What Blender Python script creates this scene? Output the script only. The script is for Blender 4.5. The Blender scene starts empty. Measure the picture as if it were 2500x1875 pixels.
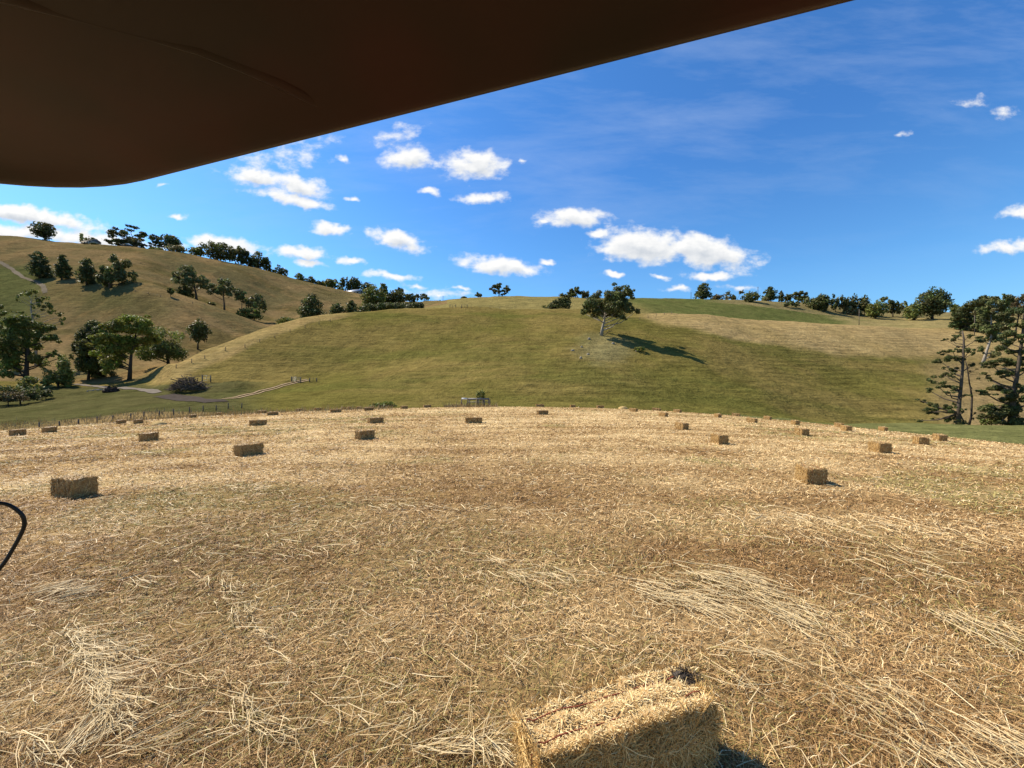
import bpy, math, random
import numpy as np
from mathutils import Vector, Matrix

sc = bpy.context.scene
rad = math.radians

# ------------------------------------------------------------------ camera
HC = 2.1            # eye height above the hay field
FPX = 950.0         # focal length, in pixels of the 2500 px wide photograph
CX, HY = 1250.0, 960.0
cam_d = bpy.data.cameras.new('camera')
cam = bpy.data.objects.new('camera', cam_d)
sc.collection.objects.link(cam)
cam.location = (0, 0, HC)
cam.rotation_euler = (rad(90), 0, 0)
cam_d.sensor_width = 36
cam_d.lens = FPX / 2500 * 36
cam_d.shift_y = (HY - 937.5) / 2500
cam_d.clip_start = 0.05
cam_d.clip_end = 8000
sc.camera = cam

# ------------------------------------------------------------------ sun + sky
SUN_AZ = -66.0      # degrees from straight ahead, negative = left
SUN_EL = 49.0
sa, se = rad(SUN_AZ), rad(SUN_EL)
SUN = Vector((math.sin(sa) * math.cos(se), math.cos(sa) * math.cos(se), math.sin(se)))
sun_d = bpy.data.lights.new('sun', 'SUN')
sun_d.energy = 5.0
sun_d.angle = rad(0.5)
sun_d.color = (1.0, 0.91, 0.77)
sun_o = bpy.data.objects.new('sun', sun_d)
sc.collection.objects.link(sun_o)
sun_o.rotation_euler = SUN.to_track_quat('Z', 'Y').to_euler()

sc.view_settings.view_transform = 'Standard'
sc.view_settings.look = 'None'
sc.view_settings.gamma = 1
sc.view_settings.exposure = 0.91
sc.view_settings.use_curve_mapping = False
sc.render.engine = 'CYCLES'
sc.cycles.max_bounces = 5
sc.cycles.diffuse_bounces = 2
sc.cycles.use_denoising = True
sc.cycles.denoiser = 'OPENIMAGEDENOISE'
sc.cycles.denoising_input_passes = 'RGB_ALBEDO_NORMAL'
sc.cycles.denoising_prefilter = 'ACCURATE'

world = bpy.data.worlds.new('World')
sc.world = world
world.use_nodes = True
world.cycles.sampling_method = 'NONE'
wt = world.node_tree
wt.nodes.clear()


class NT:
    """small helper to wire nodes"""
    def __init__(self, tree):
        self.t = tree

    def n(self, typ, **kw):
        nd = self.t.nodes.new(typ)
        for k, v in kw.items():
            setattr(nd, k, v)
        return nd

    def link(self, a, b):
        self.t.links.new(a, b)

    def inp(self, sock, v):
        if isinstance(v, bpy.types.NodeSocket):
            self.link(v, sock)
        else:
            sock.default_value = v

    def math(self, op, a, b=None, c=None, clamp=False):
        nd = self.n('ShaderNodeMath', operation=op, use_clamp=clamp)
        self.inp(nd.inputs[0], a)
        if b is not None:
            self.inp(nd.inputs[1], b)
        if c is not None:
            self.inp(nd.inputs[2], c)
        return nd.outputs[0]

    def vmath(self, op, a, b=None):
        nd = self.n('ShaderNodeVectorMath', operation=op)
        self.inp(nd.inputs[0], a)
        if b is not None:
            self.inp(nd.inputs[1], b)
        return nd.outputs[1] if op in ('LENGTH', 'DOT_PRODUCT', 'DISTANCE') else nd.outputs[0]

    def noise(self, vec, scale, detail=4, rough=0.55, dim='3D', out='Fac', dist=0.0):
        nd = self.n('ShaderNodeTexNoise', noise_dimensions=dim)
        if vec is not None:
            self.inp(nd.inputs['Vector'], vec)
        nd.inputs['Scale'].default_value = scale
        nd.inputs['Detail'].default_value = detail
        nd.inputs['Roughness'].default_value = rough
        nd.inputs['Distortion'].default_value = dist
        return nd.outputs[out]

    def maprange(self, v, a, b, c=0.0, d=1.0, interp='LINEAR'):
        nd = self.n('ShaderNodeMapRange', interpolation_type=interp)
        self.inp(nd.inputs[0], v)
        nd.inputs[1].default_value = a
        nd.inputs[2].default_value = b
        nd.inputs[3].default_value = c
        nd.inputs[4].default_value = d
        return nd.outputs[0]

    def mix(self, f, a, b, blend='MIX'):
        nd = self.n('ShaderNodeMix', data_type='RGBA', blend_type=blend)
        self.inp(nd.inputs['Factor'], f)
        self.inp(nd.inputs[6], a if isinstance(a, bpy.types.NodeSocket) else (*a, 1))
        self.inp(nd.inputs[7], b if isinstance(b, bpy.types.NodeSocket) else (*b, 1))
        return nd.outputs[2]


# clouds: centre and half-size as bearings (tangent of azimuth, tangent of elevation), tilt, body
CLOUDS = [  # x0, y0, x1, y1 (photo pixels of the cloud's extent), tilt degrees, strength
    (545, 405, 720, 462, -10, 1.0), (640, 425, 812, 484, -14, 1.0), (610, 470, 836, 506, -12, .9), (842, 483, 884, 499, -8, .8),
    (925, 345, 1070, 422, 0, .95), (1068, 358, 1248, 444, 3, .95), (1022, 454, 1086, 478, -4, .8), (1108, 468, 1252, 499, 0, .75),
    (755, 542, 870, 576, -8, .95), (890, 560, 1052, 612, -16, 1.0), (664, 597, 808, 637, -8, 1.0), (708, 632, 800, 656, -6, .9),
    (808, 626, 900, 650, -8, .85), (886, 660, 1028, 686, -6, .85), (1100, 622, 1338, 671, -7, 1.0), (440, 572, 660, 618, -10, 1.0),
    (-160, 500, 286, 552, -9, 1.15), (-160, 540, 150, 600, -4, 1.0), (-20, 552, 420, 606, -6, .8), (360, 590, 480, 615, 0, .6),
    (982, 694, 1044, 709, 0, .5), (1094, 698, 1154, 711, 0, .6), (1062, 714, 1092, 724, 0, .6), (940, 700, 1150, 735, -4, .4),
    (1313, 503, 1495, 560, 2, .95), (1432, 555, 1490, 581, 0, .8), (1440, 550, 1700, 652, -6, 1.15), (1560, 566, 1866, 656, -13, 1.1),
    (1663, 660, 1806, 688, 0, .95), (1470, 661, 1532, 677, 0, .85), (1578, 668, 1644, 683, -6, .6), (1608, 697, 1698, 716, 0, .65),
    (1313, 631, 1354, 646, 0, .75), (1752, 691, 1864, 712, 0, .55), (2442, 487, 2640, 540, 4, 1.0), (2374, 583, 2560, 620, 2, .75),
    (2418, 258, 2486, 298, 0, .5), (2310, 236, 2416, 266, 8, .33), (2172, 318, 2224, 337, 8, .42), (402, 521, 465, 537, -8, .8),
    (816, 380, 864, 400, -10, .6), (250, 440, 292, 456, 0, .75), (560, 330, 820, 430, 12, .36), (900, 305, 1030, 350, 18, .4),
    (1262, 390, 1286, 402, 0, .5), (380, 450, 410, 460, 0, .5), (-80, 545, 200, 600, 0, .9), (1310, 536, 1350, 548, 0, .5),
]


def build_sky():
    g = NT(wt)
    out = g.n('ShaderNodeOutputWorld')
    bg = g.n('ShaderNodeBackground')
    g.link(bg.outputs[0], out.inputs[0])
    SKY_S = 0.055
    bg.inputs['Strength'].default_value = SKY_S
    sky = g.n('ShaderNodeTexSky', sky_type='NISHITA')
    sky.sun_disc = False
    sky.sun_elevation = se
    sky.sun_rotation = sa
    sky.altitude = 250
    sky.air_density = 1.0
    sky.dust_density = 0.7
    sky.ozone_density = 3.0
    tc = g.n('ShaderNodeTexCoord')
    sep = g.n('ShaderNodeSeparateXYZ')
    g.link(tc.outputs['Generated'], sep.inputs[0])
    tint = g.mix(g.maprange(sep.outputs[2], 0.18, 0.50), (0.94, 1.60, 1.90), (0.63, 1.31, 1.94))
    tint = g.mix(g.maprange(sep.outputs[2], 0.24, 0.06), tint, (1.12, 1.52, 1.66))
    col = g.mix(1.0, sky.outputs[0], tint, 'MULTIPLY')
    yy = g.math('MAXIMUM', sep.outputs[1], 0.05)
    comb = g.n('ShaderNodeCombineXYZ')
    g.link(g.math('DIVIDE', sep.outputs[0], yy), comb.inputs[0])
    g.link(g.math('DIVIDE', sep.outputs[2], yy), comb.inputs[1])
    p0 = comb.outputs[0]
    front = g.maprange(sep.outputs[1], 0.05, 0.25)

    # group: billow field at a bearing
    gt = bpy.data.node_groups.new('cloud_field', 'ShaderNodeTree')
    gt.interface.new_socket('P', in_out='INPUT', socket_type='NodeSocketVector')
    gt.interface.new_socket('D', in_out='OUTPUT', socket_type='NodeSocketFloat')
    q = NT(gt)
    gi, go = q.n('NodeGroupInput'), q.n('NodeGroupOutput')
    P = gi.outputs[0]
    wv = q.noise(P, 13.0, 3, 0.6, '2D', 'Color')
    wv = q.vmath('MULTIPLY', q.vmath('SUBTRACT', wv, (0.5, 0.5, 0.5)), (0.050, 0.034, 0.0))
    Pw = q.vmath('ADD', P, wv)
    D = None
    for (x0, y0, x1, y1, tilt, s) in CLOUDS:
        mp = q.n('ShaderNodeMapping', vector_type='TEXTURE')
        if D is None:
            q.link(Pw, mp.inputs[0])
        else:       # chained on the cloud before it, which keeps the shader's working stack small
            ch = q.n('ShaderNodeVectorMath', operation='MULTIPLY_ADD')
            q.link(D, ch.inputs[0])
            ch.inputs[1].default_value = (1e-9, 1e-9, 1e-9)
            q.link(Pw, ch.inputs[2])
            q.link(ch.outputs[0], mp.inputs[0])
        mp.inputs['Location'].default_value = (((x0 + x1) / 2 - CX) / FPX, (HY - (y0 + y1) / 2) / FPX, 0)
        mp.inputs['Rotation'].default_value = (0, 0, rad(tilt))
        mp.inputs['Scale'].default_value = ((x1 - x0) / 2 / FPX * 1.10, (y1 - y0) / 2 / FPX * 1.05, 1)
        ln = q.vmath('LENGTH', mp.outputs[0])
        f = q.math('MULTIPLY_ADD', ln, -s, s)
        D = f if D is None else q.math('MAXIMUM', D, f)
    st = q.n('ShaderNodeMapping')
    q.link(P, st.inputs[0])
    st.inputs['Scale'].default_value = (1.0, 1.7, 1)
    n1 = q.noise(st.outputs[0], 22.0, 7, 0.57, '2D')
    q.link(q.math('MULTIPLY_ADD', q.math('SUBTRACT', n1, 0.5), 1.05, D), go.inputs[0])

    def field(vec):
        nd = g.n('ShaderNodeGroup')
        nd.node_tree = gt
        g.inp(nd.inputs[0], vec)
        return nd.outputs[0]
    D0 = field(p0)
    D1 = field(g.vmath('ADD', p0, (-0.006, 0.017, 0)))
    alpha = g.math('MULTIPLY', g.maprange(D0, 0.0, 0.62, 0, 1, 'SMOOTHSTEP'), front)
    lit = g.math('MULTIPLY_ADD', g.math('SUBTRACT', D0, D1), 1.1, 0.62)
    core = g.maprange(D0, 0.25, 1.0, 0.30, -0.26)
    lit = g.math('ADD', lit, core, clamp=True)
    k = 0.535 / SKY_S
    ccol = g.mix(lit, (0.60 * k, 0.65 * k, 0.72 * k), (1.0 * k, 1.0 * k, 0.99 * k))
    # thin high cirrus
    cm = g.n('ShaderNodeMapping')
    g.link(p0, cm.inputs[0])
    cm.inputs['Rotation'].default_value = (0, 0, rad(-30))
    cm.inputs['Scale'].default_value = (0.9, 4.2, 1)
    cir = g.noise(cm.outputs[0], 2.0, 7, 0.62, '2D', dist=0.15)
    hi = g.maprange(sep.outputs[2], 0.18, 0.5, 0, 1)
    cirm = g.math('MULTIPLY', g.math('MULTIPLY', g.maprange(cir, 0.44, 0.80, 0, 0.26), hi), front)
    col = g.mix(cirm, col, (0.55 * k, 0.68 * k, 0.92 * k))
    col = g.mix(alpha, col, ccol)
    g.link(col, bg.inputs['Color'])


build_sky()

# ------------------------------------------------------------------ helpers
ALB = 0.72
rng = np.random.default_rng(7)
random.seed(7)


def vnoise(x, y, seed=0):
    x = np.asarray(x, float)
    y = np.asarray(y, float)
    xi, yi = np.floor(x).astype(np.int64), np.floor(y).astype(np.int64)
    fx, fy = x - xi, y - yi
    fx, fy = fx * fx * (3 - 2 * fx), fy * fy * (3 - 2 * fy)

    def h(a, b):
        n = (a * 374761393 + b * 668265263 + seed * 974711) & 0x7fffffff
        n = ((n ^ (n >> 13)) * 1274126177) & 0x7fffffff
        return ((n ^ (n >> 16)) & 0xffff) / 65535.0
    return (h(xi, yi) * (1 - fx) + h(xi + 1, yi) * fx) * (1 - fy) + (h(xi, yi + 1) * (1 - fx) + h(xi + 1, yi + 1) * fx) * fy


def fbm(x, y, octv=4, seed=0):
    s, a, t = 0.0, 1.0, 0.0
    for k in range(octv):
        s = s + a * vnoise(x * 2 ** k + 17.3 * k, y * 2 ** k - 9.1 * k, seed + k)
        t += a
        a *= 0.55
    return s / t


def pchip(xk, yk, xq):
    """monotone cubic through knots"""
    xk, yk, xq = np.asarray(xk, float), np.asarray(yk, float), np.asarray(xq, float)
    h = np.diff(xk)
    dl = np.diff(yk) / h
    m = np.zeros(len(xk))
    for i in range(1, len(xk) - 1):
        if dl[i - 1] * dl[i] > 0:
            w1, w2 = 2 * h[i] + h[i - 1], h[i] + 2 * h[i - 1]
            m[i] = (w1 + w2) / (w1 / dl[i - 1] + w2 / dl[i])
    m[0], m[-1] = dl[0], dl[-1]
    i = np.clip(np.searchsorted(xk, xq) - 1, 0, len(xk) - 2)
    t = (xq - xk[i]) / h[i]
    t2, t3 = t * t, t * t * t
    return (2 * t3 - 3 * t2 + 1) * yk[i] + (t3 - 2 * t2 + t) * h[i] * m[i] + (-2 * t3 + 3 * t2) * yk[i + 1] + (t3 - t2) * h[i] * m[i + 1]


def link(o, parent=None):
    sc.collection.objects.link(o)
    if parent is not None:
        o.parent = parent
    return o


def tag(o, label=None, cat=None, group=None, kind=None):
    for k, v in (('label', label), ('category', cat), ('group', group), ('kind', kind)):
        if v:
            o[k] = v
    return o


def empty(name, loc, label, cat, group=None):
    o = bpy.data.objects.new(name, None)
    o.location = loc
    o.empty_display_size = 0.3
    link(o)
    return tag(o, label, cat, group)


def mesh_np(name, V, F, mats, parent=None, tint=None, smooth=False, midx=None, loc=None):
    """V (n,3); F (m,4) or (m,3) or list of such arrays"""
    V = np.asarray(V, np.float32)
    Fs = F if isinstance(F, list) else [F]
    Fs = [np.asarray(f, np.int32) for f in Fs if len(f)]
    me = bpy.data.meshes.new(name)
    me.vertices.add(len(V))
    me.vertices.foreach_set('co', V.ravel())
    loops = np.concatenate([f.ravel() for f in Fs])
    sizes = np.concatenate([np.full(len(f), f.shape[1], np.int32) for f in Fs])
    me.loops.add(len(loops))
    me.loops.foreach_set('vertex_index', loops)
    me.polygons.add(len(sizes))
    st = np.concatenate([[0], np.cumsum(sizes)[:-1]]).astype(np.int32)
    me.polygons.foreach_set('loop_start', st)
    if smooth:
        me.polygons.foreach_set('use_smooth', np.ones(len(sizes), bool))
    for m in (mats if isinstance(mats, (list, tuple)) else [mats]):
        me.materials.append(m)
    if midx is not None:
        me.polygons.foreach_set('material_index', np.asarray(midx, np.int32))
    if tint is not None:
        at = me.attributes.new('tint', 'FLOAT_COLOR', 'POINT')
        c = np.ones((len(V), 4), np.float32)
        c[:, :3] = np.asarray(tint) * (1.0 if name == 'crown' else ALB)
        at.data.foreach_set('color', c.ravel())
    me.update(calc_edges=True)
    me.validate()
    o = bpy.data.objects.new(name, me)
    if loc is not None:
        o.location = loc
    link(o, parent)
    return o


class MB:
    """collects boxes and tubes, then links them as ONE mesh"""
    def __init__(self):
        self.V, self.Q, self.T, self.n = [], [], [], 0

    def add(self, V, Q=(), T=()):
        self.V.append(np.asarray(V, float))
        if len(Q):
            self.Q.append(np.asarray(Q) + self.n)
        if len(T):
            self.T.append(np.asarray(T) + self.n)
        self.n += len(V)
        return self

    def box(self, c, s, rz=0.0, bev=0.0):
        hx, hy, hz = s[0] / 2, s[1] / 2, s[2] / 2
        P = np.array([(x, y, z) for z in (-hz, hz) for y in (-hy, hy) for x in (-hx, hx)])
        ca, sa_ = math.cos(rz), math.sin(rz)
        R = np.array([[ca, -sa_, 0], [sa_, ca, 0], [0, 0, 1]])
        self.add(P @ R.T + np.array(c), [(0, 2, 3, 1), (4, 5, 7, 6), (0, 1, 5, 4), (2, 6, 7, 3), (0, 4, 6, 2), (1, 3, 7, 5)])
        return self

    def tube(self, pts, radii, n=6, caps=True):
        pts = np.asarray(pts, float)
        radii = np.broadcast_to(np.asarray(radii, float), (len(pts),))
        tang = np.gradient(pts, axis=0)
        tang /= np.linalg.norm(tang, axis=1)[:, None] + 1e-9
        up = np.array([0.12, 0.97, 0.21]) if abs(tang[0][2]) > 0.7 else np.array([0, 0, 1.0])
        V = []
        for p, t, r in zip(pts, tang, radii):
            a = np.cross(t, up)
            a /= np.linalg.norm(a) + 1e-9
            b = np.cross(t, a)
            for k in range(n):
                th = 2 * math.pi * k / n
                V.append(p + r * (a * math.cos(th) + b * math.sin(th)))
        Q = []
        for i in range(len(pts) - 1):
            for k in range(n):
                k2 = (k + 1) % n
                Q.append((i * n + k, i * n + k2, (i + 1) * n + k2, (i + 1) * n + k))
        T = []
        if caps:
            V.append(pts[0])
            V.append(pts[-1])
            c0, c1 = len(V) - 2, len(V) - 1
            for k in range(n):
                T.append((k, c0, (k + 1) % n))
                T.append(((len(pts) - 1) * n + k, (len(pts) - 1) * n + (k + 1) % n, c1))
        self.add(V, Q, T)
        return self

    def build(self, name, mat, parent=None, smooth=False, loc=None):
        F = []
        if self.Q:
            F.append(np.concatenate(self.Q))
        if self.T:
            F.append(np.concatenate(self.T))
        return mesh_np(name, np.concatenate(self.V), F, mat, parent, smooth=smooth, loc=loc)


# ------------------------------------------------------------------ materials
def new_mat(name):
    m = bpy.data.materials.new(name)
    m.use_nodes = True
    g = NT(m.node_tree)
    b = m.node_tree.nodes['Principled BSDF']
    return m, g, b


def mat_plain(name, col, rough=0.7, var=0.25, scale=8.0, metal=0.0, bump=0.0, spec=None):
    col = tuple(c * ALB for c in col)
    m, g, b = new_mat(name)
    tc = g.n('ShaderNodeTexCoord')
    nz = g.noise(tc.outputs['Object'], scale, 5, 0.6)
    f = g.maprange(nz, 0.25, 0.75)
    g.link(g.mix(f, tuple(c * (1 - var) for c in col), tuple(min(1, c * (1 + var)) for c in col)), b.inputs['Base Color'])
    b.inputs['Roughness'].default_value = rough
    b.inputs['Metallic'].default_value = metal
    b.inputs['Specular IOR Level'].default_value = spec if spec is not None else (0.3 if rough < .8 else 0.03)
    if bump:
        bp = g.n('ShaderNodeBump')
        bp.inputs['Strength'].default_value = bump
        bp.inputs['Distance'].default_value = 0.02
        g.link(nz, bp.inputs['Height'])
        g.link(bp.outputs[0], b.inputs['Normal'])
    return m


def mat_tint(name, rough=0.75, spec=0.15, trans=0.0):
    m, g, b = new_mat(name)
    at = g.n('ShaderNodeAttribute', attribute_name='tint')
    g.link(at.outputs['Color'], b.inputs['Base Color'])
    b.inputs['Roughness'].default_value = rough
    b.inputs['Specular IOR Level'].default_value = spec
    if trans:
        tr = g.n('ShaderNodeBsdfTranslucent')
        g.link(at.outputs['Color'], tr.inputs['Color'])
        mx = g.n('ShaderNodeMixShader')
        mx.inputs[0].default_value = trans
        out = [n for n in m.node_tree.nodes if n.type == 'OUTPUT_MATERIAL'][0]
        g.link(b.outputs[0], mx.inputs[1])
        g.link(tr.outputs[0], mx.inputs[2])
        g.link(mx.outputs[0], out.inputs[0])
    return m


M_STRAW = mat_tint('straw', 0.6, 0.25, 0.12)
M_LEAF = mat_tint('foliage', 0.6, 0.2, 0.30)
M_BARK = mat_plain('bark_grey', (0.115, 0.090, 0.068), 0.85, 0.35, 3.0, bump=0.5)
M_BARKP = mat_plain('bark_pale', (0.36, 0.31, 0.25), 0.8, 0.35, 2.0, bump=0.4)
M_BARKD = mat_plain('bark_dark', (0.07, 0.055, 0.042), 0.85, 0.35, 3.0, bump=0.5)
M_TIMBER = mat_plain('weathered_timber', (0.15, 0.122, 0.095), 0.85, 0.4, 6.0, bump=0.4)
M_WIRE = mat_plain('dull_wire', (0.10, 0.095, 0.09), 0.7, 0.2, 5.0)
M_STEEL = mat_plain('galvanised_steel', (0.30, 0.31, 0.30), 0.5, 0.2, 5.0, 0.3)
M_WHITE = mat_plain('white_sheet', (0.85, 0.86, 0.85), 0.4, 0.08, 3.0)
M_GREYROOF = mat_plain('grey_sheet_roof', (0.19, 0.18, 0.17), 0.5, 0.2, 4.0)
M_BLUEROOF = mat_plain('blue_grey_roof', (0.36, 0.43, 0.55), 0.4, 0.15, 2.0)
M_WALL = mat_plain('rendered_wall', (0.45, 0.41, 0.35), 0.8, 0.15, 2.0)
M_GLASS = mat_plain('window_glass', (0.03, 0.04, 0.05), 0.1, 0.2, 2.0)
M_ROCK = mat_plain('rock', (0.34, 0.29, 0.22), 0.85, 0.4, 4.0, bump=0.6)
M_RUST = mat_plain('rusty_scrap', (0.075, 0.052, 0.042), 0.85, 0.6, 1.6, bump=0.6)
M_RUBBER = mat_plain('black_rubber', (0.012, 0.012, 0.012), 0.45, 0.3, 40.0)
M_TWINE = mat_plain('twine_red', (0.30, 0.09, 0.05), 0.8, 0.3, 60.0)
M_DIRT = mat_plain('dark_soil', (0.055, 0.042, 0.032), 0.95, 0.5, 30.0, bump=0.8)
M_STICK = mat_plain('dead_branch', (0.15, 0.112, 0.08), 0.85, 0.55, 1.5, bump=0.3)
# ------------------------------------------------------------------ terrain
def field_z(x, y):
    """the hay field: a broad gentle dome, dropping away past its crest"""
    x = np.asarray(x, float)
    y = np.asarray(y, float)
    a = 0.00098 + 0.00030 * np.tanh(x / 14.0)
    z = -a * x * x + 0.0028 * y
    s = np.maximum(0, y - 53.0)
    z = z - 0.0032 * s * s
    s2 = np.maximum(0, np.abs(x) - 50.0)
    return z - 0.003 * s2 * s2


COLS = [-1500, -600, 0, 200, 350, 430, 500, 580, 660, 760, 880, 1000, 1125, 1250, 1400, 1550, 1700, 1850, 2000, 2150, 2300, 2500, 3200, 4200]
#        K0            K1            K2           K3           K4           G           D5           S            D7           F            B           E
KN = {
 -1500: [(40, 1230), (52, 1110), (75, 1050), (110, 1000), (140, 950), (165, 900), (185, 865), (260, 710), (285, 670), (380, 575), (440, 600), (3000, 900)],
 -600:  [(40, 1180), (52, 1100), (75, 1045), (110, 992), (140, 945), (165, 895), (185, 862), (260, 705), (285, 668), (380, 572), (440, 600), (3000, 900)],
 0:     [(40, 1170), (52, 1085), (75, 1032), (110, 985), (140, 940), (165, 890), (185, 858), (260, 700), (285, 668), (380, 577), (440, 605), (3000, 900)],
 200:   [(40, 1150), (52, 1070), (75, 1017), (110, 972), (140, 942), (165, 902), (185, 868), (260, 692), (290, 666), (385, 598), (440, 625), (3000, 900)],
 350:   [(40, 1140), (52, 1055), (75, 1002), (105, 966), (135, 940), (160, 905), (185, 880), (250, 692), (275, 690), (392, 608), (440, 635), (3000, 900)],
 430:   [(40, 1130), (54, 1050), (78, 998), (105, 963), (118, 930), (135, 890), (160, 900), (250, 716), (280, 718), (400, 617), (450, 645), (3000, 900)],
 500:   [(40, 1120), (55, 1048), (78, 998), (105, 963), (120, 925), (147, 860), (172, 875), (250, 740), (280, 742), (410, 632), (460, 660), (3000, 900)],
 580:   [(40, 1115), (56, 1050), (80, 1000), (105, 962), (122, 920), (160, 828), (188, 850), (255, 769), (285, 768), (425, 650), (475, 680), (3000, 900)],
 660:   [(40, 1110), (57, 1052), (80, 1004), (105, 964), (125, 922), (172, 801), (202, 832), (262, 797), (302, 785), (440, 669), (490, 700), (3000, 900)],
 760:   [(40, 1110), (58, 1054), (80, 1008), (100, 972), (125, 925), (185, 777), (218, 802), (272, 790), (312, 775), (460, 698), (510, 725), (3000, 900)],
 880:   [(40, 1110), (58, 1056), (80, 1010), (94, 982), (125, 916), (198, 764), (230, 786), (282, 776), (332, 765), (480, 724), (530, 750), (3000, 900)],
 1000:  [(40, 1110), (58, 1056), (80, 1010), (92, 988), (124, 908), (208, 753), (235, 762), (275, 760), (332, 754), (480, 743), (540, 760), (3000, 900)],
 1125:  [(40, 1110), (58, 1056), (80, 1010), (92, 988), (122, 902), (220, 751), (240, 753), (270, 744), (300, 737), (340, 729), (400, 745), (3000, 900)],
 1250:  [(40, 1110), (58, 1056), (80, 1010), (92, 988), (120, 898), (228, 755), (245, 756), (275, 745), (305, 733), (340, 724), (400, 740), (3000, 900)],
 1400:  [(40, 1112), (58, 1058), (80, 1012), (92, 990), (120, 896), (232, 756), (250, 758), (280, 749), (310, 736), (350, 726), (410, 742), (3000, 900)],
 1550:  [(40, 1115), (58, 1060), (80, 1016), (93, 994), (122, 902), (236, 763), (255, 766), (285, 756), (330, 739), (400, 730), (460, 745), (3000, 900)],
 1700:  [(40, 1120), (58, 1066), (80, 1024), (95, 1000), (125, 915), (243, 769), (262, 777), (300, 765), (340, 750), (410, 731), (470, 745), (3000, 900)],
 1850:  [(40, 1126), (56, 1074), (82, 1034), (98, 1010), (130, 930), (250, 785), (270, 795), (310, 782), (352, 760), (430, 735), (490, 750), (3000, 900)],
 2000:  [(40, 1135), (55, 1080), (84, 1035), (102, 1032), (136, 945), (258, 795), (280, 807), (322, 792), (372, 770), (450, 743), (510, 760), (3000, 900)],
 2150:  [(40, 1145), (55, 1088), (85, 1036), (104, 1048), (140, 955), (265, 799), (290, 808), (332, 794), (382, 778), (460, 758), (520, 775), (3000, 900)],
 2300:  [(40, 1155), (55, 1098), (85, 1037), (105, 1052), (140, 960), (270, 803), (300, 799), (342, 785), (382, 775), (450, 765), (520, 785), (3000, 900)],
 2500:  [(40, 1175), (55, 1112), (85, 1039), (105, 1055), (140, 962), (275, 806), (300, 795), (342, 785), (382, 775), (450, 766), (520, 785), (3000, 900)],
 3200:  [(40, 1220), (55, 1140), (85, 1050), (105, 1060), (140, 970), (275, 812), (300, 800), (342, 788), (382, 778), (450, 768), (520, 785), (3000, 900)],
 4200:  [(40, 1260), (55, 1160), (85, 1060), (105, 1065), (140, 975), (275, 815), (300, 802), (342, 790), (382, 780), (450, 770), (520, 785), (3000, 900)],
}
KD = np.array([[k[0] for k in KN[c]] for c in COLS], float)
KY = np.array([[k[1] for k in KN[c]] for c in COLS], float)
NK = KD.shape[1]


def col_knots(px):
    dk = np.stack([pchip(COLS, KD[:, j], px) for j in range(NK)], -1)
    yk = np.stack([pchip(COLS, KY[:, j], px) for j in range(NK)], -1)
    return dk, yk


def relief(x, y):
    r = (fbm(x / 22.0, y / 22.0, 3, 5) - 0.5) * 2.2
    r = r + (fbm(x / 4.0, y / 4.0, 3, 9) - 0.5) * 0.55
    # sheep terracettes: low steps that follow the contour
    return r * np.clip((y - 60) / 60.0, 0, 1)


PXG = np.concatenate([np.linspace(-1500, -60, 60, endpoint=False), np.linspace(-60, 2560, 760), np.linspace(2570, 4200, 60)])
DG = np.concatenate([np.linspace(40, 110, 90, endpoint=False), np.linspace(110, 300, 240, endpoint=False), np.linspace(300, 520, 130, endpoint=False), np.geomspace(520, 3000, 24)])


def terrain_cols(pxs, ds):
    dk, yk = col_knots(pxs)
    zk = HC + (HY - yk) / FPX * dk
    zk[:, -1] = -20.0
    Z = np.stack([pchip(dk[i], zk[i], ds) for i in range(len(pxs))])
    U = ((np.asarray(pxs) - CX) / FPX)[:, None]
    X = U * ds[None, :]
    Y = np.broadcast_to(ds[None, :], X.shape)
    Z = Z + relief(X, Y)
    return X, Y, Z, dk


TX, TY, TZ, TDK = terrain_cols(PXG, DG)


def hill_z(px, d):
    """height of the hill sheet on bearing px at depth d (bilinear on the built grid)"""
    px, d = np.asarray(px, float), np.asarray(d, float)
    i = np.clip(np.searchsorted(PXG, px) - 1, 0, len(PXG) - 2)
    j = np.clip(np.searchsorted(DG, d) - 1, 0, len(DG) - 2)
    a = (px - PXG[i]) / (PXG[i + 1] - PXG[i])
    b = (d - DG[j]) / (DG[j + 1] - DG[j])
    return (TZ[i, j] * (1 - a) + TZ[i + 1, j] * a) * (1 - b) + (TZ[i, j + 1] * (1 - a) + TZ[i + 1, j + 1] * a) * b


_DS = np.linspace(42, 510, 1600)


def hit(px, py, dmin=45.0):
    """where the sight line through a point of the photograph meets the hills"""
    z = hill_z(np.full(len(_DS), px), _DS)
    yp = HY - (z - HC) / _DS * FPX
    ok = np.where((yp <= py) & (_DS >= dmin))[0]
    d = _DS[ok[0]] if len(ok) else dF(px) - 1
    return d


def dF(px):
    return float(pchip(COLS, KD[:, 9], [px])[0])


def at(px, d):
    return np.array([(px - CX) / FPX * d, d, float(hill_z(px, d))])


def field_hit(px, py):
    d = HC * FPX / max(6.0, py - HY)
    u = (px - CX) / FPX
    ds = np.linspace(1.2, 62, 2400)
    yp = HY - (field_z(u * ds, ds) - HC) / ds * FPX
    k = np.where(yp <= py)[0]
    d = ds[k[0]] if len(k) else ds[np.argmin(yp)]
    return np.array([u * d, d, float(field_z(u * d, d))])


def lerp(a, b, t):
    return a + (b - a) * t


def sstep(a, b, x):
    t = np.clip((x - a) / (b - a), 0, 1)
    return t * t * (3 - 2 * t)


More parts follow.
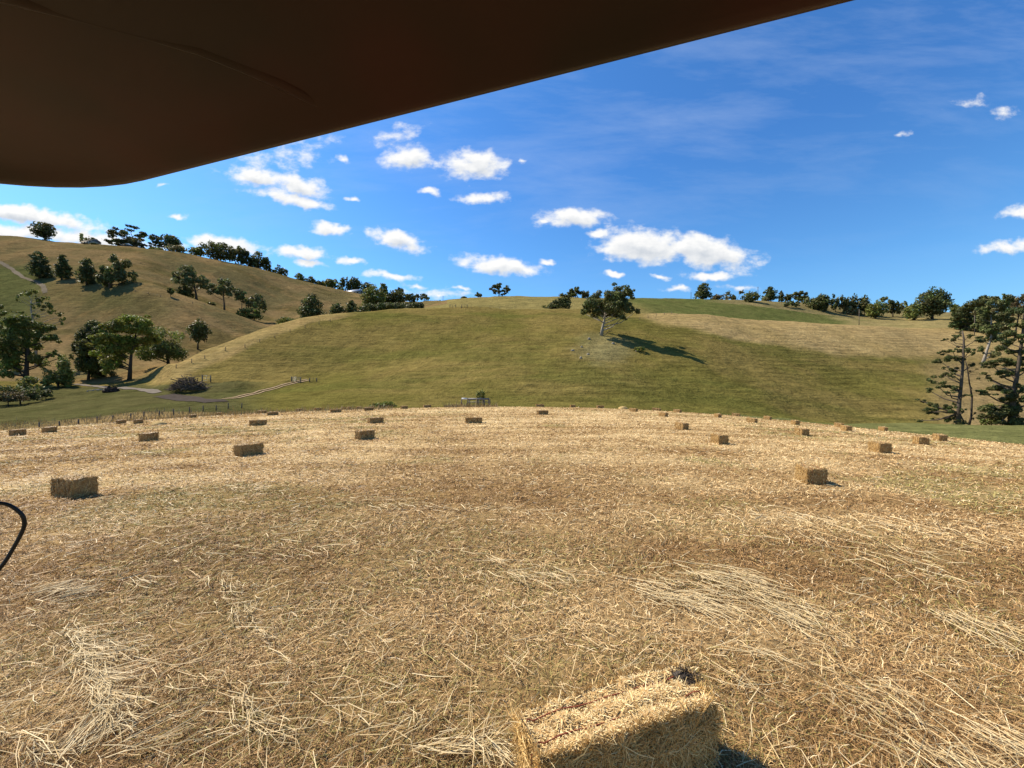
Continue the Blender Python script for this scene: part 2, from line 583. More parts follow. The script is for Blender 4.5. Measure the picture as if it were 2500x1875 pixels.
def build_hills():
    nx, nd = TX.shape
    PX = np.broadcast_to(PXG[:, None], TX.shape)
    YP = HY - (TZ - HC) / TY * FPX
    k = [TDK[:, j][:, None] for j in range(NK)]
    D = TY
    C = np.zeros(TX.shape + (3,))
    col = lambda *c: np.array(c)
    n1 = fbm(TX / 30, TY / 30, 4, 21)[..., None]
    n2 = fbm(TX / 7, TY / 7, 4, 31)[..., None]
    n3 = fbm(TX / 60, TY / 14, 4, 41)[..., None]

    def blend(mask, c):
        nonlocal C
        C = C * (1 - mask[..., None]) + c * mask[..., None]
    # base: olive pasture on the middle hill, straw showing through
    olive = lerp(col(.165, .140, .036), col(.232, .174, .054), sstep(.35, .65, n1))
    olive = lerp(olive, col(.136, .130, .031), sstep(.5, .75, n3) * .7)
    C[:] = olive
    # drier low right side of hill
    # tan upper paddock on the right
    yb = np.interp(PXG, [1520, 1580, 1700, 1850, 2000, 2150, 2300, 2600], [770, 780, 806, 836, 862, 874, 872, 868])[:, None]
    wob = (fbm(PX / 60, D / 9, 3, 3) - .5) * 10
    m = sstep(yb + 9, yb - 9, YP + wob * 1.4 + (n2[..., 0] - .5) * 10) * sstep(1545, 1600, PX) * (D < k[5] + 4)
    tan = lerp(col(.37, .255, .105), col(.45, .325, .142), n2)
    tan = lerp(tan, col(.34, .245, .09), sstep(.45, .7, n1) * .4)
    blend(m, tan)
    # green far paddock right, and the straw strip on the centre skyline
    m = ((D >= k[5] + 4) & (PX > 1400)).astype(float) * sstep(1500, 1600, PX + (D - 300) * 1.2)
    gp = lerp(col(.105, .126, .034), col(.165, .158, .052), n2)
    blend(m, gp)
    m = ((D >= k[5] - 2) & (PX > 700) & (PX < 1800)).astype(float) * sstep(1620, 1500, PX + (D - 300) * 1.2)
    blend(m, lerp(col(.30, .235, .085), col(.24, .20, .07), n2))
    # ground around the far right trees: dry straw
    m = ((D >= k[5] + 4)).astype(float) * sstep(2030, 2120, PX + (n1[..., 0] - .5) * 160)
    blend(m, lerp(col(.36, .27, .115), col(.25, .21, .08), n2))
    m = (D > 375).astype(float) * sstep(1700, 1800, PX)
    blend(m, lerp(col(.33, .25, .11), col(.17, .15, .06), n2))
    # bare tan ground below the right-hand trees
    m = sstep(2240, 2330, PX + (YP - 960) * -0.25 + (n2[..., 0] - .5) * 50) * ((D > k[3]) & (D <= k[5] + 3)) * sstep(850, 905, YP)
    blend(m.astype(float), lerp(col(.33, .23, .105), col(.27, .20, .08), n2))
    # green strip paddock on the right before the hill
    m = ((D < k[3] - 4) & (PX > 1700)).astype(float)
    blend(m, lerp(col(.150, .160, .052), col(.19, .18, .066), n2))
    # left: valley-floor paddock
    m = (D < k[4] - 4) * sstep(690, 560, PX + (n2[..., 0] - .5) * 70)
    gl = lerp(col(.082, .086, .027), col(.132, .114, .046), n2 * .7 + n1 * .3)
    blend(m, gl)
    # dry fringe just past the field edge
    m = ((D < 74) & (PX < 1000)).astype(float) * sstep(78, 66, D + (n2[..., 0] - .5) * 10)
    blend(m, lerp(col(.33, .22, .095), col(.26, .19, .08), n2))
    # left hills: dry brown, some green low down and in the hollow
    dry = lerp(col(.270, .182, .080), col(.185, .143, .060), sstep(.35, .65, n1))
    dry = lerp(dry, col(.135, .108, .038), sstep(.5, .7, n3) * .75)
    dry = lerp(dry, col(.32, .20, .080), sstep(.55, .8, n2) * .5)
    m = ((D >= k[4] + 6) & (PX < 420)).astype(float)
    blend(m, dry)
    m = ((D >= k[6] - 8) & (PX >= 415) & (PX < 1090)).astype(float)
    m = m * np.where(D < 300, sstep(760, 700, PX), 1.0)
    blend(m, dry)
    # dull green bench under the row of dark trees + green corner paddock far left
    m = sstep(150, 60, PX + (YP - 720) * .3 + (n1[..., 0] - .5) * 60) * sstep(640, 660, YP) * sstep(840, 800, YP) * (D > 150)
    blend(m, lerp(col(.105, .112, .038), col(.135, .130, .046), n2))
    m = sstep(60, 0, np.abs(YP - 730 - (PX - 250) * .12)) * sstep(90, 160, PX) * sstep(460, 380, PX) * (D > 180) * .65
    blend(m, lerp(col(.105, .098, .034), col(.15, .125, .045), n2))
    # straw fringe that runs up the left flank of the middle hill
    yc = np.interp(PXG, [330, 430, 500, 580, 660, 760, 880], [915, 893, 860, 828, 801, 777, 764])[:, None]
    wid = np.interp(PXG, [330, 430, 500, 580, 660, 760, 880, 960], [34, 40, 40, 34, 22, 12, 5, 0])[:, None] + 1e-3
    m = sstep(wid * 1.15, wid * .7, YP - yc + (n2[..., 0] - .5) * 10) * ((D < k[5] + 6) & (D > k[4] - 12)) * sstep(340, 400, PX) * sstep(900, 800, PX)
    blend(m.astype(float), lerp(col(.40, .27, .105), col(.30, .23, .085), n2))
    # darker damp hollows at the hill foot, pale sheep camp round the lone tree
    m = sstep(70, 10, np.hypot((PX - 1480) / 1.5, (YP - 850) * 1.3) + (n2[..., 0] - .5) * 60) * (D < k[5]) * (D > 120) * .6
    blend(m, lerp(col(.22, .20, .09), col(.30, .26, .13), n2))
    # sheep tracks: thin worn lines that keep to the contour
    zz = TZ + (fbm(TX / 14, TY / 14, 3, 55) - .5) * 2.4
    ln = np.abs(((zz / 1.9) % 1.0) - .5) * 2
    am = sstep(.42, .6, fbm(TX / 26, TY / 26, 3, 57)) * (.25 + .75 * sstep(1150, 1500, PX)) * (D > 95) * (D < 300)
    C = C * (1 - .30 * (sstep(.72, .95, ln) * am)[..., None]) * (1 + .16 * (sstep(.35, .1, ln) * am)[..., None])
    C = np.clip(C * .90, .01, .9)
    V = np.stack([TX, TY, TZ], -1).reshape(-1, 3)
    ii, jj = np.meshgrid(np.arange(nx - 1), np.arange(nd - 1), indexing='ij')
    a = (ii * nd + jj).ravel()
    F = np.stack([a, a + nd, a + nd + 1, a + 1], -1)

    m, g, b = new_mat('pasture')
    atn = g.n('ShaderNodeAttribute', attribute_name='tint')
    geo = g.n('ShaderNodeNewGeometry')
    pos = geo.outputs['Position']
    mp = g.n('ShaderNodeMapping')
    g.link(pos, mp.inputs[0])
    mp.inputs['Scale'].default_value = (0.10, 0.30, 1.5)
    ter = g.noise(mp.outputs[0], 1.0, 5, 0.62, dist=0.6)
    tuft = g.noise(pos, 1.1, 5, 0.7)
    big = g.noise(pos, 0.11, 4, 0.6)
    tus = g.noise(pos, 0.42, 4, 0.65)
    v = g.math('MULTIPLY_ADD', g.math('SUBTRACT', tuft, 0.5), 1.0, 1.0)
    v = g.math('MULTIPLY_ADD', g.math('SUBTRACT', ter, 0.5), 1.0, v)
    v = g.math('MULTIPLY_ADD', g.math('SUBTRACT', tus, 0.5), 1.0, v)
    v = g.math('MULTIPLY_ADD', g.math('SUBTRACT', big, 0.5), 0.8, v)
    v = g.math('MAXIMUM', v, 0.35)
    vc = g.n('ShaderNodeCombineXYZ')
    for q_ in range(3):
        g.link(v, vc.inputs[q_])
    c = g.mix(1.0, atn.outputs['Color'], vc.outputs[0], 'MULTIPLY')
    g.link(c, b.inputs['Base Color'])
    b.inputs['Roughness'].default_value = 0.95
    b.inputs['Specular IOR Level'].default_value = 0.0
    bp = g.n('ShaderNodeBump')
    bp.inputs['Strength'].default_value = 0.9
    bp.inputs['Distance'].default_value = 0.55
    g.link(g.math('ADD', g.math('ADD', tuft, tus), g.math('MULTIPLY', ter, 1.2)), bp.inputs['Height'])
    g.link(bp.outputs[0], b.inputs['Normal'])
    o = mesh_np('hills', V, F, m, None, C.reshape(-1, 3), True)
    tag(o, 'rolling grassy hills, olive green in the middle and dry brown on the left', 'hills', None, 'structure')
    return o


build_hills()


# --- hay field sheet (all round the camera)
def row_streak(x, y):
    """windrow memory: long pale and dull bands that curve with the mower's rounds"""
    ph = y + 0.0042 * x * x + 2.2 * (fbm(x / 9, y / 9, 3, 51) - .5)
    return 0.5 + 0.5 * np.sin(ph * 2 * np.pi / 3.1 + 1.2)


def field_mix(x, y):
    a = fbm(x / 2.3, y / 2.3, 4, 61)
    b = fbm(x / 9.0, y / 6.0, 3, 71)
    s = row_streak(x, y)
    pale = np.clip(0.36 + 0.9 * (a - .5) + 0.34 * (s - .5) + 1.0 * (b - .5), 0, 1)
    green = sstep(.52, .72, fbm(x / 3.2 + 40, y / 2.4, 4, 81)) * sstep(.35, .62, fbm(x / 11, y / 9, 2, 91) + .08)
    return pale, green


def build_field():
    na, nr = 540, 230
    R = np.concatenate([[0.0], np.geomspace(0.5, 110, nr - 1)])
    A = np.linspace(0, 2 * np.pi, na, endpoint=False)
    X = R[:, None] * np.sin(A)[None]
    Y = R[:, None] * np.cos(A)[None]
    Z = field_z(X, Y)
    Z = Z + (fbm(X / .5, Y / .5, 3, 15) - .5) * .05 * np.clip(R / 2, 0, 1)[:, None]
    V = np.stack([X, Y, Z], -1).reshape(-1, 3)
    i, j = np.meshgrid(np.arange(nr - 1), np.arange(na), indexing='ij')
    j2 = (j + 1) % na
    F = np.stack([(i * na + j).ravel(), (i * na + j2).ravel(), ((i + 1) * na + j2).ravel(), ((i + 1) * na + j).ravel()], -1)
    pale, green = field_mix(X, Y)
    near = sstep(20, 5, R)[:, None] * np.ones_like(X)
    c = lerp(np.array([.34, .215, .090]), np.array([.68, .50, .255]), pale[..., None])
    c = lerp(c, np.array([.190, .170, .062]), green[..., None] * .55)
    c = lerp(c, np.array([.26, .165, .070]), near[..., None] * .70)      # near ground darkened: shade in the gaps between stalks put into its colour
    m, g, b = new_mat('stubble_ground')
    atn = g.n('ShaderNodeAttribute', attribute_name='tint')
    geo = g.n('ShaderNodeNewGeometry')
    pos = geo.outputs['Position']
    t1 = g.noise(pos, 9.0, 6, 0.7)
    mp = g.n('ShaderNodeMapping')
    g.link(pos, mp.inputs[0])
    mp.inputs['Scale'].default_value = (0.5, 1.6, 1)
    t2 = g.noise(mp.outputs[0], 1.6, 5, 0.65)
    v = g.math('MULTIPLY_ADD', g.math('SUBTRACT', t1, 0.5), 1.8, 1.0)
    v = g.math('MULTIPLY_ADD', g.math('SUBTRACT', t2, 0.5), 1.3, v)
    v = g.math('MAXIMUM', v, 0.3)
    vc = g.n('ShaderNodeCombineXYZ')
    for q_ in range(3):
        g.link(v, vc.inputs[q_])
    g.link(g.mix(1.0, atn.outputs['Color'], vc.outputs[0], 'MULTIPLY'), b.inputs['Base Color'])
    b.inputs['Roughness'].default_value = 0.95
    b.inputs['Specular IOR Level'].default_value = 0.0
    bp = g.n('ShaderNodeBump')
    bp.inputs['Strength'].default_value = 0.8
    bp.inputs['Distance'].default_value = 0.05
    g.link(t1, bp.inputs['Height'])
    g.link(bp.outputs[0], b.inputs['Normal'])
    o = mesh_np('hay_field', V, F, m, None, c.reshape(-1, 3), True)
    tag(o, 'freshly cut straw coloured hay field curving away to its crest', 'field', None, 'structure')


build_field()


# --- draped tracks
def drape(name, pts, width, mat, label, lift=0.14, ruts=None):
    """pts: (px, py, dmin) points of the photograph, laid on the hills"""
    P = []
    for px, py, dm in pts:
        P.append(at(px, hit(px, py, dm))[:2])
    P = np.array(P)
    seg = np.concatenate([[0], np.cumsum(np.linalg.norm(np.diff(P, axis=0), axis=1))])
    t = np.linspace(0, seg[-1], max(12, int(seg[-1] / 1.2)))
    Q = np.stack([np.interp(t, seg, P[:, 0]), np.interp(t, seg, P[:, 1])], -1)
    T = np.gradient(Q, axis=0)
    T /= np.linalg.norm(T, axis=1)[:, None]
    N = np.stack([-T[:, 1], T[:, 0]], -1)
    V, F = [], []
    for off, w in (ruts or [(0, width)]):
        base = len(V)
        ws = w * (0.8 + 0.4 * np.array([float(vnoise(a / 3.0, off * 9, 77)) for a in t]))
        K = 4
        for q_, n_, wq in zip(Q, N, ws):
            for k_ in range(K + 1):
                p = q_ + n_ * (off + (k_ / K - .5) * wq)
                V.append((p[0], p[1], float(hill_z(CX + p[0] / p[1] * FPX, p[1])) + lift))
        for i in range(len(Q) - 1):
            for k_ in range(K):
                a = base + i * (K + 1) + k_
                F.append((a, a + 1, a + K + 2, a + K + 1))
    o = mesh_np(name, V, np.array(F), mat, smooth=True)
    return tag(o, label, 'track', None, 'structure')


M_GRAVEL = mat_plain('pale_gravel', (0.18, 0.15, 0.115), 0.95, 0.25, 1.2)
M_TRAIL = mat_plain('worn_trail', (0.15, 0.115, 0.07), 0.95, 0.25, 1.0)
M_TRACK = mat_plain('pink_clay', (0.42, 0.29, 0.18), 0.95, 0.2, 1.0)
M_SOIL = mat_plain('bare_soil', (0.062, 0.047, 0.036), 0.95, 0.3, 0.8)
drape('gravel_track', [(180, 938, 80), (240, 944, 80), (300, 948, 80), (345, 952, 80), (385, 960, 80)], 2.2, M_GRAVEL, 'pale gravel track crossing the valley floor beside the scrap heap')
drape('clay_track', [(540, 975, 80), (600, 966, 80), (640, 955, 80), (690, 942, 80), (735, 931, 80), (752, 928, 80)], 1.0, M_TRACK, 'two pinkish clay wheel ruts climbing to the open gate', ruts=[(-.75, .5), (.75, .5)])
drape('hill_track', [(-40, 628, 200), (0, 641, 200), (30, 657, 200), (56, 678, 200), (90, 688, 180), (106, 700, 180), (110, 716, 170)], 2.2, M_TRAIL, 'pale farm track winding down the left hillside')
drape('bare_soil', [(398, 966, 80), (420, 970, 80), (450, 973, 80), (480, 978, 80), (530, 982, 80)], 5.0, M_SOIL, 'patch of dark bare soil at the end of the gravel track', lift=.10)
# ------------------------------------------------------------------ trees
GREENS = {
    'dark':   (0.075, 0.082, 0.030),
    'pine':   (0.070, 0.084, 0.034),
    'gum':    (0.104, 0.120, 0.052),
    'mid':    (0.115, 0.135, 0.040),
    'bright': (0.150, 0.170, 0.038),
    'grey':   (0.150, 0.145, 0.080),
    'brown':  (0.105, 0.090, 0.050),
}


def leaf_cloud(C, R, n, size, hue, trng, flat=0.0, jitter=0.22):
    """n leaf-sprig faces through a set of ellipsoid clumps"""
    C, R = np.asarray(C, float), np.asarray(R, float)
    w = (R[:, 0] * R[:, 1] + R[:, 0] * R[:, 2] + R[:, 1] * R[:, 2])
    k = trng.choice(len(C), n, p=w / w.sum())
    d = trng.normal(size=(n, 3))
    d /= np.linalg.norm(d, axis=1)[:, None]
    r = trng.uniform(0.25, 1.0, n) ** 0.45 * (1 + trng.normal(0, 0.10, n))
    P = C[k] + d * R[k] * r[:, None]
    nrm = d * 0.8 + trng.normal(size=(n, 3)) * 0.75 + np.array([0, 0, 0.35 + flat * 2])
    nrm /= np.linalg.norm(nrm, axis=1)[:, None]
    t = np.cross(nrm, trng.normal(size=(n, 3)))
    t /= np.linalg.norm(t, axis=1)[:, None] + 1e-9
    b = np.cross(nrm, t)
    s = size * trng.uniform(0.55, 1.35, n)
    L, W = (s * 0.72)[:, None], (s * 0.36)[:, None]
    bend = nrm * (s * trng.uniform(-.15, .15, n))[:, None]
    V = np.stack([P - t * L, P - b * W + bend, P + t * L, P + b * W + bend], 1).reshape(-1, 3)
    Q = np.arange(n * 4).reshape(n, 4)
    base = np.array(GREENS[hue]) * np.array([1.16, 1.08, .82])
    ck = trng.uniform(1 - jitter, 1 + jitter, (len(C), 1)) * (1 + trng.normal(0, .06, (len(C), 3)))
    tint = base * ck[k] * trng.uniform(0.65, 1.4, (n, 1)) * (1 + trng.normal(0, .07, (n, 3)))
    # a few dry, straw-coloured sprigs
    dry = trng.random(n) < 0.03
    tint[dry] = base * np.array([1.5, 1.2, 1.1])
    return V, Q, np.repeat(np.clip(tint, 0.004, 1), 4, 0)


def style_clumps(style, trng, w, h):
    """clumps in unit box: x -0.5..0.5, z 0..1 (0 = ground); returns centres, radii, trunk fraction"""
    C, R = [], []

    def put(x, y, z, rx, rz):
        C.append((x, y, z))
        R.append((rx, rx, rz))
    if style == 'round':
        for q in range(44):
            th = q * 2.39996 + trng.uniform(-.4, .4)
            zz = 1 - 2 * (q + .5) / 44
            rr = math.sqrt(1 - zz * zz)
            sc_ = trng.uniform(.62, 1.0) * (1.0 if zz > -.3 else .86)
            put(.40 * rr * math.cos(th) * sc_, .40 * rr * math.sin(th) * sc_, .5 + .40 * zz * sc_, trng.uniform(.09, .16), trng.uniform(.07, .13))
        for q in range(6):
            put(trng.uniform(-.12, .12), trng.uniform(-.12, .12), trng.uniform(.35, .65), .24, .22)
    elif style == 'pine':
        for lv in np.linspace(.05, .95, 11):
            rad_ = .50 * max(.06, 1 - lv ** 2.0) ** .62 * (.84 + .16 * min(1, lv / .15)) * trng.uniform(.86, 1.08)
            for _ in range(max(3, int(11 * rad_ / .5))):
                th = trng.uniform(0, 6.28)
                rr = rad_ * trng.uniform(.45, .95)
                put(rr * math.cos(th), rr * math.sin(th), lv + trng.uniform(-.04, .04), trng.uniform(.09, .16), trng.uniform(.045, .085))
            put(0, 0, lv, rad_ * .72, .10)
    elif style == 'gum':
        for _ in range(30):
            th = trng.uniform(0, 6.28)
            rr = .42 * math.sqrt(trng.uniform(.02, 1))
            zz = trng.uniform(.22, 1.0) * math.sqrt(max(.05, 1 - (rr / .5) ** 2)) * .62 + .34 - .1 * rr
            put(rr * math.cos(th), rr * math.sin(th), zz, trng.uniform(.08, .15), trng.uniform(.055, .10))
    elif style == 'umbrella':
        for _ in range(16):
            th = trng.uniform(0, 6.28)
            rr = .40 * math.sqrt(trng.uniform(.02, 1))
            put(rr * math.cos(th), rr * math.sin(th), .86 - rr * .35 + trng.uniform(-.08, .06), trng.uniform(.08, .15), trng.uniform(.04, .08))
    elif style == 'sparse':
        for _ in range(46):
            th = trng.uniform(0, 6.28)
            rr = .45 * math.sqrt(trng.uniform(.05, 1))
            put(rr * math.cos(th), rr * math.sin(th), trng.uniform(.22, 1.0) * math.sqrt(1 - (rr / .52) ** 2 * .6), trng.uniform(.05, .10), trng.uniform(.022, .045))
    elif style == 'bush':
        for _ in range(26):
            th = trng.uniform(0, 6.28)
            rr = .36 * math.sqrt(trng.uniform(0, 1))
            zz = trng.uniform(.04, .80) * math.sqrt(max(.1, 1 - (rr / .48) ** 2))
            put(rr * math.cos(th), rr * math.sin(th), zz, trng.uniform(.12, .20), trng.uniform(.12, .20))
        for q in range(12):
            th = q * .524 + trng.uniform(-.2, .2)
            put(.36 * math.cos(th), .36 * math.sin(th), trng.uniform(.02, .16), trng.uniform(.10, .15), trng.uniform(.10, .15))
    elif style == 'wedge':      # wind-shorn wedge, tall at its right end
        for x in np.linspace(-.46, .42, 15):
            top = max(.07, (x + .5) * 1.08)
            top = min(top, 1.0) if x < .3 else min(1.0, .95)
            for z in np.arange(.05, top, .13):
                put(x, trng.uniform(-.22, .22), z * .95, .085, .085)
                put(x, trng.uniform(-.3, .3), z * .95, .07, .08)
    return np.array(C), np.array(R)


N_TREES = 0


def tree(name, label, cat, base, box, d=None, style='round', hue='mid', group=None, clumps=None, trunk=None,
         leafpx=1.7, dens=1.0, bark=None, tr=None, ydepth=None, lean=0.0, cs=1.0, split=0):
    """base (px,py): foot of the trunk; box: extent of the crown; d: depth (None: where the sight line meets the ground)"""
    global N_TREES
    N_TREES += 1
    trng = np.random.default_rng(1000 + N_TREES)
    if d is None:
        d = hit(base[0], base[1])
    elif isinstance(d, str):           # 'F+3': just behind the skyline; '>150': first ground beyond 150 m
        d = dF(base[0]) + float(d[1:]) if d[0] == 'F' else hit(base[0], base[1], float(d[1:]))
    foot = at(base[0], d)
    k = d / FPX
    X0, Y0, X1, Y1 = box
    az = math.atan2(base[0] - CX, FPX)
    ca = math.cos(az)                  # trees are built square to the line of sight
    if clumps is None:
        m_ = (X1 - X0) * .06
        X0, X1, Y0 = X0 - m_, X1 + m_, Y0 - m_ * .4
    w, h = (X1 - X0) * k * ca, 0.0
    zt = HC + (HY - Y0) * k
    h = max(zt - foot[2], 0.6)
    cxw = ((X0 + X1) / 2 - base[0]) * k * ca
    pxm = k * 2500 / 1024              # metres per rendered pixel here
    if clumps is None:
        C, R = style_clumps(style, trng, w, h)
        zb = (HC + (HY - Y1) * k - foot[2]) / h      # crown bottom as a fraction of height
        # stretch the crown to its own width and height
        lo, hi = (C - R * .93).min(0), (C + R * .93).max(0)
        zb = max(0.0 if style in ('bush', 'wedge') else .02, min(zb, .8))
        sx, sz = 1.0 / (hi[0] - lo[0]), (1 - zb) / (hi[2] - lo[2])
        C = np.stack([(C[:, 0] - (lo[0] + hi[0]) / 2) * sx, C[:, 1] * sx, zb + (C[:, 2] - lo[2]) * sz], -1) * np.array([w, w, h])
        R = R * np.array([sx * w, sx * w, sz * h])
        if ydepth:
            C[:, 1] *= ydepth
        C[:, 0] += cxw + lean * w * (C[:, 2] / h - .5)
        C[:, 1] *= 0.9
        area = w * h * (1 - zb) * (0.8 if style in ('round', 'pine', 'bush', 'wedge') else 0.62)
    else:
        C, R = [], []
        for (px, py, rx, ry) in clumps:
            rx, ry = rx * cs, ry * cs
            dy = trng.uniform(-1, 1) * w * 0.24
            kk = k * (1 + dy / d * ca)
            C.append(((px - base[0]) * kk * ca, dy, HC + (HY - py) * kk - foot[2]))
            R.append((rx * k * ca, (rx * .75 + ry * .25) * k * ca, ry * k))
        C, R = np.array(C), np.array(R)
        limbC = C.copy()
        if split:           # break each pad of foliage into ragged tufts
            C2, R2 = [], []
            keep, split = split < 0, abs(split)
            for c, r in zip(C, R):
                for _ in range(split):
                    C2.append(c + np.clip(trng.normal(0, .55, 3), -1, 1) * r * np.array([1, 1, 1.15]))
                    f = trng.uniform(.28, .55)
                    R2.append(r * np.array([f, f, f * 1.05]))
            if keep:        # a full crown keeps its core
                C2, R2 = C2 + list(C), R2 + list(R * .88)
            C, R = np.array(C2), np.array(R2)
        area = float(np.sum(np.pi * R[:, 0] * R[:, 2])) * .8
    size = pxm * leafpx
    n = int(np.clip(dens * 6.5 * area / (size * size * .52), 120, 26000))
    V, Q, tint = leaf_cloud(C, R, n, size, hue, trng)
    V[:, 2] = np.maximum(V[:, 2], -0.3)
    root = empty(name, foot, label, cat, group)
    root.rotation_euler = (0, 0, -az)
    crown = mesh_np('crown', V, Q, M_LEAF, root, tint)
    # trunk and limbs
    if bark is None:
        bark = {'gum': M_BARK, 'grey': M_BARKP, 'pine': M_BARKD, 'dark': M_BARKD}.get(hue, M_BARKD)
    mb = MB()
    tr = tr or max(0.10, min(w, h) * 0.035)
    if trunk is not None:
        pts = np.array([((px - base[0]) * k * ca, 0.0, HC + (HY - py) * k - foot[2]) for px, py in trunk])
        pts[0, 2] = min(pts[0, 2], 0) - 0.3
    else:
        top = C[:, 2].max() * 0.82
        lowc = cxw + lean * w * .3
        pts = np.array([(0, 0, -0.3), (lowc * .1, 0, top * .25), (lowc * .45, trng.uniform(-.03, .03) * w, top * .55), (lowc * .9, trng.uniform(-.05, .05) * w, top)])
    rr = tr * np.linspace(1.0, 0.30, len(pts))
    rr[0] *= 1.25
    mb.tube(pts, rr, 7)
    order = np.arange(len(limbC)) if clumps is not None and split else np.argsort(-R[:, 0] * R[:, 2])
    lim = order[:14] if clumps is None else order[:40]
    for q in lim:
        c = limbC[q] if clumps is not None and split else C[q]
        zj = np.clip(c[2] - np.hypot(c[0] - np.interp(c[2], pts[:, 2], pts[:, 0]), c[1]) * 0.45 - 0.03 * h, pts[1, 2] * .6, pts[-1, 2])
        j = np.array([np.interp(zj, pts[:, 2], pts[:, 0]), np.interp(zj, pts[:, 2], pts[:, 1]), zj])
        mid = (j + c) / 2 + np.array([0, 0, -0.06 * np.linalg.norm(c - j)]) + trng.normal(0, .02, 3) * w
        r0 = np.interp(zj, pts[:, 2], rr) * .5
        mb.tube([j, mid, c], [r0, r0 * .7, r0 * .3], 5, caps=False)
    mb.build('trunk', bark, root, smooth=True)
    return root


def Z(ox, oy, s, L):
    """clumps read off an enlarged piece of the photograph"""
    return [(ox + a * s, oy + b * s, c * s, d_ * s) for a, b, c, d_ in L]


def ZP(ox, oy, s, L):
    return [(ox + a * s, oy + b * s) for a, b in L]


GR_L = 'trees along the left skyline'
GR_G = 'gum trees in the left gully'
GR_P = 'dark pines on the left slope'
GR_M = 'trees along the low middle skyline'
GR_R = 'trees along the right skyline'
GR_V = 'trees on the valley floor at left'
GR_N = 'big trees at the right edge'

# --- the lone gum on the middle hill
tree('gum_tree', 'lone spreading gum tree in mid hillside, its shadow stretching to the right', 'tree', (1470, 819), (1419, 701, 1561, 819), style='gum', hue='gum',
     clumps=Z(1150, 660, .226, [(1350, 270, 60, 35), (1300, 350, 80, 60), (1230, 430, 45, 32), (1400, 380, 90, 70), (1480, 260, 50, 40), (1560, 300, 90, 65), (1590, 210, 60, 30),
              (1680, 245, 55, 42), (1725, 280, 28, 38), (1540, 400, 110, 75), (1650, 390, 55, 55), (1450, 470, 90, 40), (1600, 480, 65, 45), (1715, 430, 45, 45), (1790, 450, 32, 22),
              (1350, 440, 60, 38), (1490, 350, 80, 60), (1740, 318, 28, 14), (1640, 515, 36, 25), (1660, 340, 40, 40), (1270, 390, 50, 40), (1210, 450, 28, 20)]),
     trunk=ZP(1150, 660, .226, [(1408, 705), (1420, 620), (1440, 540), (1455, 430), (1470, 330)]), bark=M_BARKP, tr=.62, leafpx=1.35, dens=1.0, split=-4, cs=1.1)

# --- left skyline
tree('round_tree', 'lone round crowned tree near the left end of the skyline', 'tree', (110, 590), (69, 544, 139, 590), 'F-4', 'round', 'dark', GR_L)
tree('round_tree', 'dark tree rising behind the grey roofed house', 'tree', (232, 606), (205, 582, 247, 607), 'F+14', 'round', 'dark', GR_L)
tree('shrub', 'low brown shrub in front of the left half of the grey roofed house', 'shrub', (210, 617), (199, 603, 224, 617), 'F-16', 'bush', 'brown')
tree('shrub', 'rounder dark shrub in front of the right half of the grey roofed house', 'shrub', (231, 620), (221, 608, 241, 619), 'F-17', 'bush', 'dark')
tree('cedar_tree', 'wide open cedar with flat layered boughs, over the white roofed house', 'tree', (336, 617), (262, 563, 372, 612), 'F+12', 'sparse', 'pine', GR_L, tr=.7, dens=1.3)
tree('round_tree', 'dense dark tree filling the middle of the open cedar', 'tree', (322, 615), (298, 580, 346, 614), 'F+4', 'round', 'brown', GR_L)
tree('round_tree', 'loose leafy tree between the open cedar and the tall dark crown', 'tree', (380, 620), (364, 574, 397, 616), 'F+4', 'sparse', 'dark', GR_L, dens=2)
tree('round_tree', 'tallest dense dark crown on the left skyline', 'tree', (414, 626), (389, 573, 443, 622), 'F+3', 'round', 'pine', GR_L)
tree('shrub', 'yellowish green bush at the foot of the tall dark crown', 'shrub', (383, 629), (366, 606, 400, 629), 'F-8', 'bush', 'mid')
tree('round_tree', 'olive tree standing in front of the tall dark crown', 'tree', (430, 636), (404, 600, 457, 634), 'F-12', 'round', 'grey', GR_L)
tree('round_tree', 'small round tree at the left end of the long dark clump', 'tree', (478, 638), (457, 603, 502, 638), 'F-2', 'round', 'mid', GR_L)
tree('round_tree', 'broad dark tree in the middle of the long dark clump', 'tree', (532, 650), (489, 594, 580, 655), 'F-2', 'round', 'dark', GR_L)
tree('round_tree', 'open leaved tree with sky holes right of the broad dark tree', 'tree', (588, 652), (562, 602, 612, 652), 'F+2', 'gum', 'dark', GR_L, dens=1.5)
tree('round_tree', 'dark spreading tree ending the long clump on the ridge', 'tree', (632, 664), (604, 618, 661, 668), 'F+2', 'gum', 'dark', GR_L, dens=1.5)
tree('scraggly_tree', 'isolated scraggly tree seen against the sky below the long clump', 'tree', (684, 680), (661, 648, 701, 682), 'F+1', 'umbrella', 'dark', GR_L, dens=1.0)

# --- dark pines and gum on the left slope
tree('pine_tree', 'leftmost and largest of the dark pines on the left slope', 'tree', (98, 680), (63, 615, 129, 680), '>150', 'pine', 'pine', GR_P)
tree('pine_tree', 'second dark pine from the left on the left slope, trunk showing', 'tree', (150, 684), (127, 622, 181, 680), '>150', 'pine', 'pine', GR_P)
tree('pine_tree', 'third dark pine on the left slope, beside the broad gum', 'tree', (212, 696), (184, 631, 241, 694), '>150', 'pine', 'pine', GR_P)
tree('gum_tree', 'broad olive gum tree at the right end of the dark pine row', 'tree', (268, 703), (238, 620, 333, 700), '>150', 'gum', 'gum', GR_P, dens=1.7)
tree('shrub', 'small dark bushy tree alone by the slope fence', 'shrub', (416, 724), (406, 702, 428, 719), '>200', 'round', 'dark')

